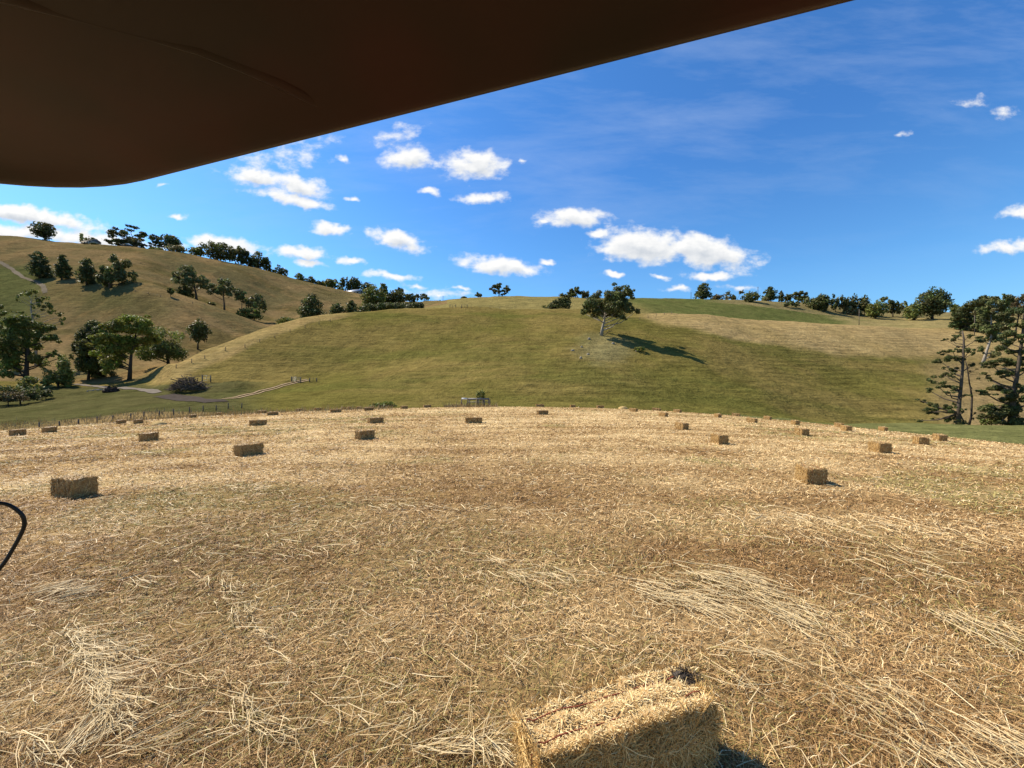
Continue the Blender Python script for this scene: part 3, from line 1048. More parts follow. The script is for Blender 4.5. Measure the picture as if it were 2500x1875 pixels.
# --- gully gums
tree('gum_tree', 'tall clumpy gum at the top of the gully, upper left of its row', 'tree', (480, 742), (424, 653, 511, 706), 281, 'gum', 'gum', GR_G, dens=1.2)
tree('shrub', 'dark bushy growth under the tall clumpy gum', 'shrub', (452, 732), (428, 694, 474, 730), 277, 'bush', 'dark')
tree('gum_tree', 'rounded gum second in the gully row with bare thin trunks', 'tree', (548, 768), (510, 683, 577, 728), 285, 'gum', 'gum', GR_G, dens=1.2)
tree('gum_tree', 'narrow gum third in the gully row', 'tree', (590, 774), (575, 707, 607, 736), 287, 'gum', 'gum', GR_G, dens=1.4)
tree('gum_tree', 'gum leaning to the right at the lower end of the gully row', 'tree', (606, 778), (600, 718, 649, 758), 287, 'umbrella', 'gum', GR_G, dens=1.4)
tree('shrub', 'green thicket below the leaning gum in the gully', 'shrub', (610, 790), (579, 751, 640, 788), 280, 'bush', 'mid')
tree('shrub', 'small dark bush on the crest line under the rounded gum', 'shrub', (516, 752), (505, 739, 528, 750), 256, 'bush', 'dark')

# --- behind the left flank of the middle hill
tree('conifer', 'big dark conifer behind the left crest of the middle hill', 'tree', (760, 790), (727, 718, 797, 782), 226, 'pine', 'pine', None)
tree('shrub', 'green bramble bank left of the big dark conifer', 'shrub', (704, 800), (672, 777, 736, 800), 205, 'bush', 'mid')
tree('conifer', 'low spiky dark tree right of the big dark conifer', 'tree', (824, 775), (803, 741, 846, 770), 238, 'pine', 'pine', None)
tree('conifer', 'upright dark tree at the left end of the clipped hedge', 'tree', (860, 770), (840, 734, 878, 768), 240, 'pine', 'pine', None)
o = tree('hedge', 'long dark clipped hedge just behind the middle hill crest', 'hedge', (962, 762), (884, 735, 1037, 762), 243, 'bush', 'pine', None,
         clumps=[(890 + i * 5.2 + (i % 3), 757 - i * .42 - (i % 2) * 3, 7.5, 7 + (i % 4)) for i in range(28)] + [(930 + i * 6, 748 - i * .4, 7, 7) for i in range(17)], leafpx=1.4)
tree('shrub', 'rounded bush between the dark conifers and the hedge', 'shrub', (884, 768), (866, 748, 904, 767), 236, 'bush', 'pine')

# --- low middle skyline
R_ = [('pointed tree at the left end of the low middle skyline row', (731, 700), (719, 667, 746, 697), 'pine', 'mid'),
      ('round tree next to the pointed one on the low middle skyline', (756, 704), (742, 675, 771, 702), 'round', 'dark'),
      ('low dark tree in a dip of the low middle skyline row', (778, 710), (767, 685, 790, 708), 'round', 'dark'),
      ('broad mid green tree left of the blue roofed shed', (806, 716), (787, 680, 829, 713), 'round', 'mid'),
      ('small bush against the left end of the blue roofed shed', (831, 720), (823, 699, 840, 717), 'bush', 'mid'),
      ('umbrella topped tree above the blue roofed shed', (842, 716), (829, 676, 856, 712), 'umbrella', 'dark'),
      ('tall domed tree above the right half of the blue roofed shed', (866, 720), (850, 678, 884, 715), 'round', 'dark'),
      ('dark tree behind the right end of the blue roofed shed', (898, 735), (881, 690, 917, 722), 'round', 'pine')]
for lab, b_, bx_, st_, hu_ in R_:
    tree('shelter_tree' if st_ != 'bush' else 'shrub', lab, 'tree' if st_ != 'bush' else 'shrub', b_, bx_, 'F+12' if 'umbrella' in lab or 'domed' in lab else 'F+3', st_, hu_, GR_M)
tree('shelter_tree', 'largest spreading tree of the clump above the hedge', 'tree', (910, 758), (882, 697, 944, 756), 330, 'round', 'mid', GR_M)
tree('shelter_tree', 'peaked tree at the top of the clump above the hedge', 'tree', (938, 752), (917, 690, 954, 748), 345, 'pine', 'mid', GR_M)
tree('shelter_tree', 'rounded dark tree sloping down the right of the clump above the hedge', 'tree', (964, 752), (940, 708, 990, 748), 345, 'round', 'dark', GR_M)
tree('scraggly_tree', 'thin ragged tree sticking up over the clump above the hedge', 'tree', (974, 735), (966, 701, 985, 720), 470, 'umbrella', 'dark', GR_M)
tree('shelter_tree', 'dark tree behind the right end of the hedge', 'tree', (1000, 750), (984, 716, 1016, 744), 420, 'gum', 'dark', GR_M, dens=1.6)
tree('scraggly_tree', 'small arched tree second from the end of the low middle skyline', 'tree', (1017, 748), (1009, 718, 1027, 732), 480, 'umbrella', 'dark', GR_M)
tree('scraggly_tree', 'lacy arched tree at the right end of the low middle skyline', 'tree', (1036, 748), (1026, 718, 1048, 735), 480, 'umbrella', 'dark', GR_M)
tree('hedge', 'dark distant hedge beyond the end of the clipped hedge', 'hedge', (1054, 748), (1036, 731, 1073, 745), 470, 'bush', 'dark', None,
     clumps=[(1038 + i * 4, 739 + (i % 2) * 1.5, 5, 5) for i in range(10)], leafpx=1.3)
tree('shrub', 'round dark bush beside the white tank on the skyline', 'shrub', (1072, 746), (1067, 733, 1078, 745), 466, 'bush', 'dark')
tree('hedge', 'thin far hedge running up to the middle hill', 'hedge', (1090, 745), (1078, 734, 1104, 744), 470, 'bush', 'dark', None,
     clumps=[(1079 + i * 3.2, 741 - i * .5, 3.6, 3) for i in range(8)], leafpx=1.2)
tree('shrub', 'low dark bush on the left end of the middle hilltop', 'shrub', (1132, 736), (1124, 729, 1140, 737), 'F-2', 'bush', 'dark')
tree('scraggly_tree', 'tiny ragged tree on the middle hilltop, left of the open one', 'tree', (1167, 733), (1160, 713, 1176, 731), 'F-1', 'umbrella', 'dark')
tree('scraggly_tree', 'open wind shaped tree standing alone on the middle hilltop', 'tree', (1218, 726), (1197, 693, 1244, 725), 'F-1', 'sparse', 'dark', None, dens=1.2)
tree('hedge', 'dark wind shorn wedge shaped bush left of the lone gum', 'shrub', (1358, 754), (1326, 724, 1391, 753), '>225', 'wedge', 'pine', None, leafpx=1.4)
tree('round_tree', 'tiny flat tree just above the wedge shaped bush', 'tree', (1374, 728), (1364, 717, 1384, 727), 'F-1', 'umbrella', 'dark')
tree('round_tree', 'domed dark tree on the skyline between the wedge bush and the lone gum', 'tree', (1404, 727), (1386, 702, 1422, 727), 'F+0', 'gum', 'dark', None, dens=1.6)
tree('round_tree', 'smaller flat topped tree touching the domed one on the skyline', 'tree', (1428, 727), (1418, 710, 1438, 727), 'F+0', 'umbrella', 'dark', None, dens=1.6)

# --- right skyline
tree('pine_tree', 'tall pine standing alone beside the left pole on the right skyline', 'tree', (1714, 732), (1695, 691, 1738, 731), 'F-1', 'pine', 'pine', GR_R)
tree('shrub', 'low dark scrub spreading right of the lone skyline pine', 'shrub', (1752, 732), (1735, 719, 1774, 731), 'F-1', 'bush', 'brown')
tree('round_tree', 'pale upright little tree in the low scrub on the right skyline', 'tree', (1779, 732), (1771, 711, 1787, 731), 'F-3', 'bush', 'grey', GR_R)
tree('shrub', 'short dark bush right of the pale upright tree', 'shrub', (1790, 732), (1784, 719, 1797, 731), 'F-2', 'bush', 'dark')
tree('scraggly_tree', 'thin bare tree leaning right against the sky', 'tree', (1800, 734), (1804, 710, 1815, 718), 'F-1', 'umbrella', 'brown', None, lean=.2, tr=.16)
tree('round_tree', 'round olive tree below the tall pole on the right skyline', 'tree', (1834, 744), (1809, 713, 1857, 742), 'F-30', 'round', 'gum', GR_R)
tree('pine_tree', 'tall two tiered dark tree right of the tall skyline pole', 'tree', (1882, 736), (1860, 700, 1902, 734), 'F-1', 'pine', 'pine', GR_R)
tree('shrub', 'small pale bush in front of the two tiered dark tree', 'shrub', (1869, 738), (1860, 723, 1876, 737), 'F-14', 'bush', 'grey')
tree('pine_tree', 'small pointed tree right of the two tiered dark tree', 'tree', (1908, 738), (1900, 711, 1916, 736), 'F-1', 'pine', 'dark', GR_R)
tree('round_tree', 'little rounded tree next to the small pointed one', 'tree', (1922, 738), (1913, 717, 1932, 736), 'F-1', 'round', 'dark', GR_R)
tree('round_tree', 'domed tree with a long right bough on the right skyline', 'tree', (1948, 740), (1928, 712, 1972, 736), 'F-1', 'gum', 'dark', GR_R, dens=1.8)
tree('gum_tree', 'left one of three short thin trunked trees below the domed skyline tree', 'tree', (1920, 754), (1912, 735, 1928, 748), 'F-50', 'gum', 'gum', None, dens=1.3)
tree('gum_tree', 'middle one of three short thin trunked trees below the domed skyline tree', 'tree', (1933, 755), (1926, 735, 1941, 747), 'F-50', 'gum', 'gum', None, dens=1.3)
tree('gum_tree', 'right one of three short thin trunked trees below the domed skyline tree', 'tree', (1945, 757), (1939, 734, 1952, 748), 'F-50', 'gum', 'gum', None, dens=1.3)
tree('gum_tree', 'slender gum with bare stem left of the dense dark stand', 'tree', (1967, 754), (1958, 726, 1977, 742), 'F-40', 'gum', 'gum', None, dens=1.3)
tree('round_tree', 'lowest dark leafy tree on the green slope at the left of the stand', 'tree', (2000, 780), (1970, 722, 2031, 778), 'F-52', 'round', 'pine', GR_R)
S_ = [('domed tree at the left of the dense right stand', (2014, 762), (1998, 717, 2029, 760), 'round', 'dark'),
      ('thin waisted tree with a flat cap in the right stand', (2040, 762), (2028, 717, 2051, 758), 'gum', 'dark'),
      ('flat crowned tree third in the right stand', (2061, 764), (2048, 720, 2075, 760), 'umbrella', 'dark'),
      ('rounded tree fourth in the right stand', (2084, 766), (2070, 720, 2098, 762), 'round', 'dark'),
      ('high shouldered tree at the right of the dense stand', (2110, 770), (2094, 721, 2127, 766), 'round', 'dark'),
      ('low broad olive tree behind the tall field pole', (2138, 778), (2112, 735, 2166, 776), 'round', 'mid'),
      ('flat topped tree between the broad olive tree and the big cypress', (2180, 774), (2158, 732, 2198, 768), 'gum', 'dark'),
      ('open gum with sky showing left of the big cypress', (2206, 774), (2192, 736, 2222, 764), 'umbrella', 'gum'),
      ('olive tree tucked under the left side of the big cypress', (2234, 782), (2206, 742, 2258, 781), 'round', 'mid')]
for lab, b_, bx_, st_, hu_ in S_:
    tree('shelter_tree', lab, 'tree', b_, bx_, '>300', st_, hu_, GR_R, dens=1.5 if st_ != 'round' else 1)
tree('shrub', 'pale low bush under the left of the stand of dark trees', 'shrub', (2072, 768), (2056, 746, 2086, 767), '>300', 'bush', 'grey', None, ydepth=.5)
tree('shrub', 'pale low bush left of the tall field pole, under the stand', 'shrub', (2092, 770), (2083, 752, 2104, 769), '>300', 'bush', 'grey', None, ydepth=.5)
tree('round_tree', 'tiny crown poking above the right skyline between stand and cypress', 'tree', (2158, 760), (2150, 725, 2168, 738), 'F+6', 'umbrella', 'dark', GR_R)
tree('cypress_tree', 'biggest dome shaped cypress on the right skyline', 'tree', (2276, 779), (2228, 704, 2322, 777), '>300', 'round', 'pine', GR_R, dens=1.25)
tree('round_tree', 'small dull tree in the gap right of the big cypress', 'tree', (2330, 775), (2316, 741, 2344, 768), 'F-10', 'round', 'mid', GR_R)

# --- big trees at the right edge
tree('cypress_tree', 'dark layered cypress rising behind the bare limbed pine', 'tree', (2380, 830), (2316, 724, 2438, 816), 262, 'pine', 'pine', GR_N,
     clumps=Z(2200, 700, .217, [(920, 140, 60, 25), (830, 190, 110, 38), (720, 230, 100, 32), (960, 180, 110, 45), (640, 290, 70, 36), (780, 290, 170, 50), (900, 260, 120, 50), (620, 400, 90, 30),
              (740, 370, 150, 50), (880, 370, 130, 50), (820, 480, 150, 36), (700, 450, 100, 34), (1040, 160, 60, 22), (560, 420, 40, 16), (600, 340, 60, 20), (900, 440, 120, 40)]), dens=1.4, cs=1.15)
tree('gum_tree', 'olive gum with a pale leaning trunk between the two pines', 'tree', (2398, 893), (2380, 728, 2468, 860), '>150', 'gum', 'gum', GR_N,
     clumps=Z(2200, 700, .217, [(930, 270, 80, 46), (1050, 220, 110, 55), (1150, 210, 85, 46), (900, 340, 60, 46), (1000, 330, 100, 64), (1110, 350, 90, 74), (880, 440, 60, 36), (960, 480, 80, 46), (1080, 470, 100, 55),
              (1170, 450, 70, 55), (1050, 600, 80, 34), (900, 600, 55, 24), (1120, 700, 80, 32), (1060, 765, 70, 24), (1170, 140, 36, 20), (1225, 170, 40, 34), (900, 700, 36, 34), (1010, 545, 60, 30)]),
     trunk=ZP(2200, 700, .217, [(910, 890), (945, 780), (985, 660), (1010, 590), (1015, 480), (1010, 300)]), bark=M_BARKP, tr=.62, leafpx=1.3, split=-4, cs=1.15)
tree('gum_tree', 'brownish gum crown showing above the right edge pine', 'tree', (2478, 810), (2446, 722, 2540, 775), 240, 'gum', 'brown', GR_N, dens=1.4)
tree('pine_tree', 'sparse old pine with bare lower limbs beyond the green strip', 'tree', (2340, 1040), (2230, 806, 2400, 1037), 96, 'pine', 'pine', GR_N,
     clumps=Z(2200, 700, .217, [(650, 490, 40, 14), (560, 580, 50, 20), (640, 545, 40, 16), (500, 590, 30, 9), (760, 560, 36, 14), (870, 600, 56, 22), (470, 735, 46, 13), (580, 720, 66, 24), (680, 700, 56, 20),
              (770, 712, 56, 24), (420, 825, 66, 24), (540, 790, 70, 28), (640, 810, 50, 24), (800, 760, 36, 16), (470, 912, 20, 10), (580, 930, 50, 24), (480, 990, 56, 22), (370, 1050, 74, 32),
              (560, 1000, 50, 18), (460, 1090, 46, 24), (290, 1160, 52, 16), (420, 1130, 52, 20), (560, 1130, 66, 18), (630, 1130, 36, 16), (540, 1180, 60, 14), (740, 1222, 44, 9), (228, 1290, 26, 15),
              (330, 1340, 70, 28), (300, 1420, 80, 24), (400, 1400, 52, 24), (540, 1370, 66, 30), (620, 1330, 40, 14), (170, 1522, 40, 12), (560, 1500, 60, 32), (650, 1530, 80, 24), (710, 1390, 34, 12),
              (350, 1500, 36, 9), (800, 890, 26, 15), (160, 1270, 26, 6), (700, 1530, 40, 14)]),
     trunk=ZP(2200, 700, .217, [(640, 1570), (655, 1300), (672, 1150), (690, 950), (705, 700), (705, 590), (690, 500)]), bark=M_BARK, tr=.42, leafpx=1.15, dens=1.5, cs=1.22, split=6)
tree('dead_tree', 'thin bare curved trunk leaning up beside the old pine', 'tree', (2363, 1040), (2350, 880, 2385, 1037), 97, 'sparse', 'brown', None,
     clumps=Z(2200, 700, .217, [(800, 890, 14, 8), (850, 930, 12, 5), (790, 1140, 10, 4), (830, 1420, 14, 4), (810, 1480, 6, 12), (770, 950, 10, 6), (760, 880, 14, 6)]),
     trunk=ZP(2200, 700, .217, [(745, 1570), (790, 1460), (798, 1240), (768, 1080), (742, 900), (722, 830)]), bark=M_BARKD, tr=.24, dens=.5)
tree('pine_tree', 'massive dark pine cut by the right edge of the picture', 'tree', (2464, 1040), (2372, 750, 2540, 1037), 94, 'pine', 'pine', GR_N,
     clumps=Z(2200, 700, .217, [(1330, 330, 160, 50), (1250, 400, 120, 50), (1400, 430, 130, 50), (1300, 560, 140, 40), (1180, 600, 80, 32), (1130, 640, 80, 32), (1240, 730, 110, 32), (1110, 865, 170, 34), (1230, 830, 120, 42),
              (1000, 870, 70, 24), (940, 1000, 76, 24), (1110, 970, 110, 36), (1230, 990, 80, 32), (1000, 1045, 30, 18), (1100, 1150, 130, 36), (930, 1195, 120, 22), (1180, 1250, 140, 60), (1060, 1350, 140, 50),
              (1250, 1330, 160, 70), (1150, 1430, 170, 60), (1310, 1440, 120, 80), (980, 1420, 84, 40), (1200, 1490, 130, 50), (1390, 1150, 60, 50), (1400, 950, 60, 34), (1400, 750, 60, 34), (1480, 600, 100, 40),
              (1500, 850, 110, 40), (1500, 1080, 120, 40), (1480, 1300, 120, 60), (890, 1500, 50, 14), (1120, 1530, 60, 20)]),
     trunk=ZP(2200, 700, .217, [(1235, 1580), (1262, 1250), (1290, 1080), (1318, 900), (1345, 700), (1370, 500), (1380, 330)]), bark=M_BARK, tr=.55, leafpx=1.25, dens=1.3, cs=1.2, split=5)
tree('shrub', 'brushy undergrowth between the two right hand pines', 'shrub', (2420, 1042), (2392, 985, 2450, 1040), 98, 'bush', 'mid', None, dens=.8)

# --- valley floor at left
tree('gum_tree', 'big dark gum with a thick trunk at the left edge', 'tree', (64, 936), (-8, 772, 152, 936), 140, 'gum', 'mid', GR_V,
     clumps=Z(0, 700, .1808, [(100, 480, 70, 46), (200, 450, 90, 46), (330, 430, 110, 46), (430, 500, 110, 56), (540, 520, 90, 64), (240, 560, 120, 56), (350, 620, 130, 64), (500, 640, 110, 64), (610, 560, 50, 46),
              (720, 520, 70, 40), (720, 660, 95, 45), (620, 680, 56, 36), (130, 650, 110, 56), (60, 760, 80, 64), (200, 760, 140, 74), (400, 760, 120, 64), (520, 800, 70, 46), (220, 880, 110, 56), (60, 920, 80, 74),
              (380, 900, 56, 36), (480, 960, 110, 56), (560, 1040, 56, 46), (180, 990, 120, 56), (80, 1060, 100, 74), (230, 1100, 80, 56), (690, 900, 56, 34), (760, 870, 36, 36), (840, 940, 46, 40), (-40, 840, 80, 80), (0, 620, 60, 60), (40, 1180, 90, 50)]),
     trunk=ZP(0, 700, .1808, [(350, 1310), (358, 1120), (368, 930), (385, 720), (400, 560)]), bark=M_BARKD, tr=.75, leafpx=1.4, cs=1.22, split=-4)
tree('gum_tree', 'open gum with pale limbs and separate leaf clumps behind the big dark gum', 'tree', (88, 893), (40, 710, 166, 800), '>165', 'gum', 'mid', GR_V,
     clumps=Z(0, 700, .1808, [(270, 150, 40, 22), (260, 195, 35, 28), (390, 110, 80, 36), (480, 90, 60, 32), (540, 130, 50, 36), (520, 190, 60, 32), (620, 150, 38, 46), (560, 240, 60, 36), (660, 250, 60, 55), (630, 300, 56, 28),
              (760, 320, 66, 40), (830, 360, 56, 36), (870, 420, 36, 46), (440, 265, 40, 26), (490, 370, 55, 22), (180, 362, 25, 14), (300, 380, 50, 22), (350, 90, 30, 20), (700, 300, 40, 30)]),
     trunk=ZP(0, 700, .1808, [(490, 1070), (480, 700), (450, 480), (420, 330), (420, 200)]), bark=M_BARKP, tr=.5, leafpx=1.3, split=4, cs=1.1)
tree('gum_tree', 'dark gum crown cut by the left edge above the big gum', 'tree', (-18, 905), (-60, 738, 22, 830), '>165', 'gum', 'mid', GR_V,
     clumps=Z(0, 700, .1808, [(20, 260, 40, 36), (60, 335, 50, 36), (5, 365, 36, 28), (15, 500, 42, 56), (-80, 300, 80, 70), (-80, 430, 80, 70), (-60, 560, 80, 70)]), trunk=[(-18, 910), (-16, 850), (-10, 780), (-8, 745)])
tree('shrub', 'bushy grey green tree between the big gum and the tall leafy clump', 'shrub', (142, 950), (104, 866, 180, 950), 134, 'bush', 'mid', GR_V)
tree('round_tree', 'very dark leafy tree left of the bright topped tree', 'tree', (216, 921), (176, 778, 284, 919), 152, 'round', 'dark', GR_V,
     clumps=Z(0, 700, .2411, [(950, 370, 70, 36), (1020, 430, 80, 46), (880, 450, 80, 46), (830, 540, 80, 56), (950, 540, 100, 64), (1040, 600, 60, 56), (800, 650, 60, 56), (900, 680, 100, 74), (1000, 740, 90, 74), (830, 770, 76, 64),
              (920, 840, 100, 46), (1050, 830, 80, 50), (760, 600, 36, 36), (870, 600, 100, 60), (960, 800, 100, 60)]), leafpx=1.4, cs=1.25, split=-5)
tree('round_tree', 'bright green topped spreading tree on the valley floor', 'tree', (318, 914), (226, 770, 392, 900), 147, 'round', 'bright', GR_V,
     clumps=Z(0, 700, .2411, [(1350, 320, 120, 30), (1460, 350, 90, 40), (1250, 370, 80, 36), (1150, 410, 90, 36), (1300, 430, 120, 40), (1450, 430, 110, 46), (1550, 480, 56, 46), (1080, 520, 90, 36), (1000, 570, 56, 40), (1180, 540, 110, 46),
              (1330, 540, 100, 50), (1480, 540, 76, 46), (1100, 640, 100, 50), (1240, 620, 100, 50), (1180, 730, 90, 50), (1350, 615, 60, 30), (1080, 720, 76, 50), (1590, 520, 26, 30), (1130, 800, 80, 50)]),
     trunk=ZP(0, 700, .2411, [(1312, 890), (1322, 780), (1332, 660), (1370, 540), (1380, 420)]), bark=M_BARKD, tr=.6, leafpx=1.4, cs=1.28, split=-5)
tree('round_tree', 'light green loose tree right of the bright topped tree', 'tree', (412, 888), (336, 798, 454, 884), 168, 'bush', 'mid', GR_V, dens=.9, leafpx=1.5)
tree('round_tree', 'lone lollipop tree on the slope above the valley trees', 'tree', (483, 853), (459, 778, 516, 838), '>152', 'round', 'dark', GR_V, dens=1)
tree('shrub', 'dark brambly scrub along the creek at the left edge', 'shrub', (50, 975), (-20, 944, 104, 978), 108, 'bush', 'dark', None, ydepth=.4)
tree('shrub', 'dark round bush at the right end of the creek scrub', 'shrub', (112, 968), (94, 950, 130, 970), 114, 'bush', 'dark')
tree('shrub', 'grey green bush low in the creek line under the big dark gum', 'shrub', (70, 962), (40, 918, 104, 966), 124, 'bush', 'mid')
tree('shrub', 'reddish brown bracken under the creek scrub', 'shrub', (20, 982), (-30, 958, 70, 982), 103, 'bush', 'brown', None, ydepth=.4)
tree('shrub', 'small bush behind the grey loading rail', 'shrub', (1174, 985), (1163, 949, 1185, 980), 76, 'bush', 'mid', None, dens=.8)
tree('shrub', 'dark low scrub along the foot of the hill beyond the crest bales', 'shrub', (930, 996), (902, 982, 968, 994), 82, 'bush', 'mid', None, ydepth=.3)
tree('shrub', 'small dark thistle bush on the hillside right of the tree shadow', 'shrub', (1560, 858), (1548, 846, 1574, 858), None, 'bush', 'mid', None)
# ------------------------------------------------------------------ hay bales
STRAWS = np.array([[.72, .52, .235], [.60, .41, .17], [.45, .29, .105], [.84, .65, .35], [.30, .18, .06]])


def bale_mesh(L, W, H, step, nfuzz, fuzz_len, fuzz_w, seed, name='hay_bale', gap=.040, pale=1.0):
    trng = np.random.default_rng(seed)
    half = np.array([L, W, H]) / 2
    r = 0.035
    Vs, Fs, n0 = [], [], 0
    for ax in range(3):
        for sg in (-1, 1):
            u, v = [k for k in range(3) if k != ax]
            nu, nv = max(3, int(2 * half[u] / step)), max(3, int(2 * half[v] / step))
            a, b = np.meshgrid(np.linspace(-half[u], half[u], nu + 1), np.linspace(-half[v], half[v], nv + 1), indexing='ij')
            P = np.zeros(a.shape + (3,))
            P[..., u], P[..., v], P[..., ax] = a, b, sg * half[ax]
            i, j = np.meshgrid(np.arange(nu), np.arange(nv), indexing='ij')
            q = np.stack([i * (nv + 1) + j, (i + 1) * (nv + 1) + j, (i + 1) * (nv + 1) + j + 1, i * (nv + 1) + j + 1], -1).reshape(-1, 4)
            if (sg > 0) == (ax == 1):
                q = q[:, ::-1]
            Vs.append(P.reshape(-1, 3))
            Fs.append(q + n0)
            n0 += P.size // 3
    P = np.concatenate(Vs)
    ph = trng.uniform(0, 9)

    def shape(P):
        c = np.clip(P, -(half - r), half - r)
        d = P - c
        nr = d / (np.linalg.norm(d, axis=1)[:, None] + 1e-9)
        out = c + nr * r
        x = P[:, 0]
        # flakes: pressed wads separated by creases across the bale
        fw = 0.105
        f = (x + ph * .01 + .012 * np.sin(P[:, 2] * 14 + ph) + .010 * np.sin(P[:, 1] * 11 + 2 * ph)) / fw
        fr = np.abs(f - np.round(f))
        idx = np.round(f)
        crease = np.exp(-(fr / .13) ** 2)
        amp = 0.5 + 0.5 * np.sin(idx * 2.4 + ph * 3)
        lump = (fbm(P[:, 0] * 9 + P[:, 2] * 5 + ph, P[:, 1] * 9 - P[:, 2] * 7, 3, seed) - .5) * .055
        big = (fbm(P[:, 0] * 3 + ph, P[:, 1] * 3 + P[:, 2] * 3, 2, seed + 5) - .5) * .05
        # the twines draw the two long faces in
        tw = np.exp(-((np.abs(P[:, 1]) - W * .23) / .030) ** 2) * (np.abs(P[:, 2]) > H * .46) * .016
        out = out + nr * (lump + big - gap * crease * amp - tw)[:, None]
        out = out * np.array([1, 1, 1]) - np.array([0, 0, 0])
        out[:, 0] *= 1 + .03 * np.sin(P[:, 2] / H * 2.4)
        return out, nr, crease * amp
    S, N, cr = shape(P)
    t = fbm(P[:, 0] * 25 + P[:, 2] * 13, P[:, 1] * 25 + P[:, 2] * 21, 3, seed + 2)
    body = lerp(np.array([.26, .165, .070]), np.array([.56, .385, .18]), t[:, None])
    body = body * (1 - .7 * np.clip(cr, 0, 1)[:, None])  # shade in the creases painted into the tint, besides their real depth
    Q = np.concatenate(Fs)
    # loose straw standing off the faces
    areas = np.array([W * H, W * H, L * H, L * H, L * W, L * W])
    face = trng.choice(6, nfuzz, p=np.array([1, 1, 1, 1, 1.5, .1]) * areas / np.sum(np.array([1, 1, 1, 1, 1.5, .1]) * areas))
    R = trng.uniform(-1, 1, (nfuzz, 3)) * half
    nf = np.zeros((nfuzz, 3))
    for f, (ax, sg) in enumerate([(0, -1), (0, 1), (1, -1), (1, 1), (2, 1), (2, -1)]):
        m = face == f
        R[m, ax] = sg * half[ax]
        nf[m, ax] = sg
    Sf, Nf, crf = shape(R)
    top = face == 4
    tang = trng.normal(size=(nfuzz, 3))
    tang -= nf * np.sum(tang * nf, 1)[:, None]
    tang /= np.linalg.norm(tang, axis=1)[:, None]
    out = np.where(top, trng.uniform(.0, .45, nfuzz), trng.uniform(-.03, .30, nfuzz))[:, None]
    D = tang + nf * out
    D /= np.linalg.norm(D, axis=1)[:, None]
    ln = fuzz_len * np.where(top, trng.uniform(.25, .65, nfuzz), trng.uniform(.4, 1.4, nfuzz))
    ln = np.where(trng.random(nfuzz) < .03, ln * 2.4, ln)
    wd = fuzz_w * trng.uniform(.6, 1.4, nfuzz)
    side = np.cross(D, nf + trng.normal(0, .4, (nfuzz, 3)))
    side /= np.linalg.norm(side, axis=1)[:, None] + 1e-9
    B = Sf - nf * .004
    mid = B + D * (ln * .5)[:, None] + nf * (ln * trng.uniform(0, .10, nfuzz))[:, None]
    tip = B + D * ln[:, None] + trng.normal(0, .05, (nfuzz, 3)) * ln[:, None]
    sw = side * wd[:, None] / 2
    FV = np.stack([B - sw, B + sw, mid + sw, mid - sw, tip + sw * .5, tip - sw * .5], 1).reshape(-1, 3)
    k = np.arange(nfuzz)[:, None] * 6
    FQ = np.concatenate([k + np.array([[0, 1, 2, 3]]), k + np.array([[3, 2, 4, 5]])])
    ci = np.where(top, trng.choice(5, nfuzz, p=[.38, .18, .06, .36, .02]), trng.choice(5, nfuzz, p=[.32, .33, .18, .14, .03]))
    ft = STRAWS[ci] * trng.uniform(.75, 1.2, (nfuzz, 1)) * np.where(top, 1.28, 1.0)[:, None]  # top straws lightened, so the sunlit look is partly in their colour
    V = np.concatenate([S, FV])
    V[:, 2] += H / 2
    V[:, 2] = np.maximum(V[:, 2], -.02)
    ft = np.where(top[:, None], ft, ft * np.array([1.02, .93, .80]) * pale)  # side straws browned to offset the blue skylight on shaded faces
    body = body * np.array([1.02, .90, .74]) * pale  # body browned likewise; pale lifts the colour of the shaded sides
    tint = np.concatenate([body, np.repeat(ft, 6, 0)])
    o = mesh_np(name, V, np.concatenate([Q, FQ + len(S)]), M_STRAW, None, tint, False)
    return o


def twine_part(L, W, H, y, parent, r=0.0035):
    a = L / 2 + .006
    pts = [(-a + .03, y, H + .004)] + [(x, y + .006 * math.sin(x * 17), H - .002 + .006 * math.sin(x * 23 + y * 40)) for x in np.linspace(-a + .06, a - .06, 12)] + [(a - .03, y, H + .004)]
    pts += [(a + .004, y, H - .05), (a + .002, y, H * .5), (a + .004, y, .05), (a - .04, y, .004), (-a + .04, y, .004), (-a - .004, y, .05), (-a - .002, y, H * .5), (-a - .004, y, H - .05), (-a + .03, y, H + .004)]
    return MB().tube(pts, r, 5, caps=False).build('twine', M_TWINE, parent)


def copy_tree(o, parent=None):
    c = o.copy()
    sc.collection.objects.link(c)
    c.parent = parent
    for ch in list(o.children):
        copy_tree(ch, c)
    return c


GR_B = 'hay bales left scattered on the cut field'


def proto(L, W, H, step, nf, fl, fw, seed, gap=.040, pale=1.0):
    o = bale_mesh(L, W, H, step, nf, fl, fw, seed, gap=gap, pale=pale)
    for s in (-1, 1):
        twine_part(L, W, H, s * W * .23, o)
    return o


# the close bale, lying on its edge in front of the tractor
near = proto(1.02, .30, .43, .014, 46000, .056, .0034, 301, .016, 1.30)
near.location = (.562, 2.082, float(field_z(.562, 2.082)) - .005)
near.rotation_euler = (0, 0, rad(19))
tag(near, 'closest hay bale at the bottom of the picture, cut off by its lower edge', 'hay bale', GR_B)
for o_, ly in zip([c for c in near.children], (-1, 1)):
    pass

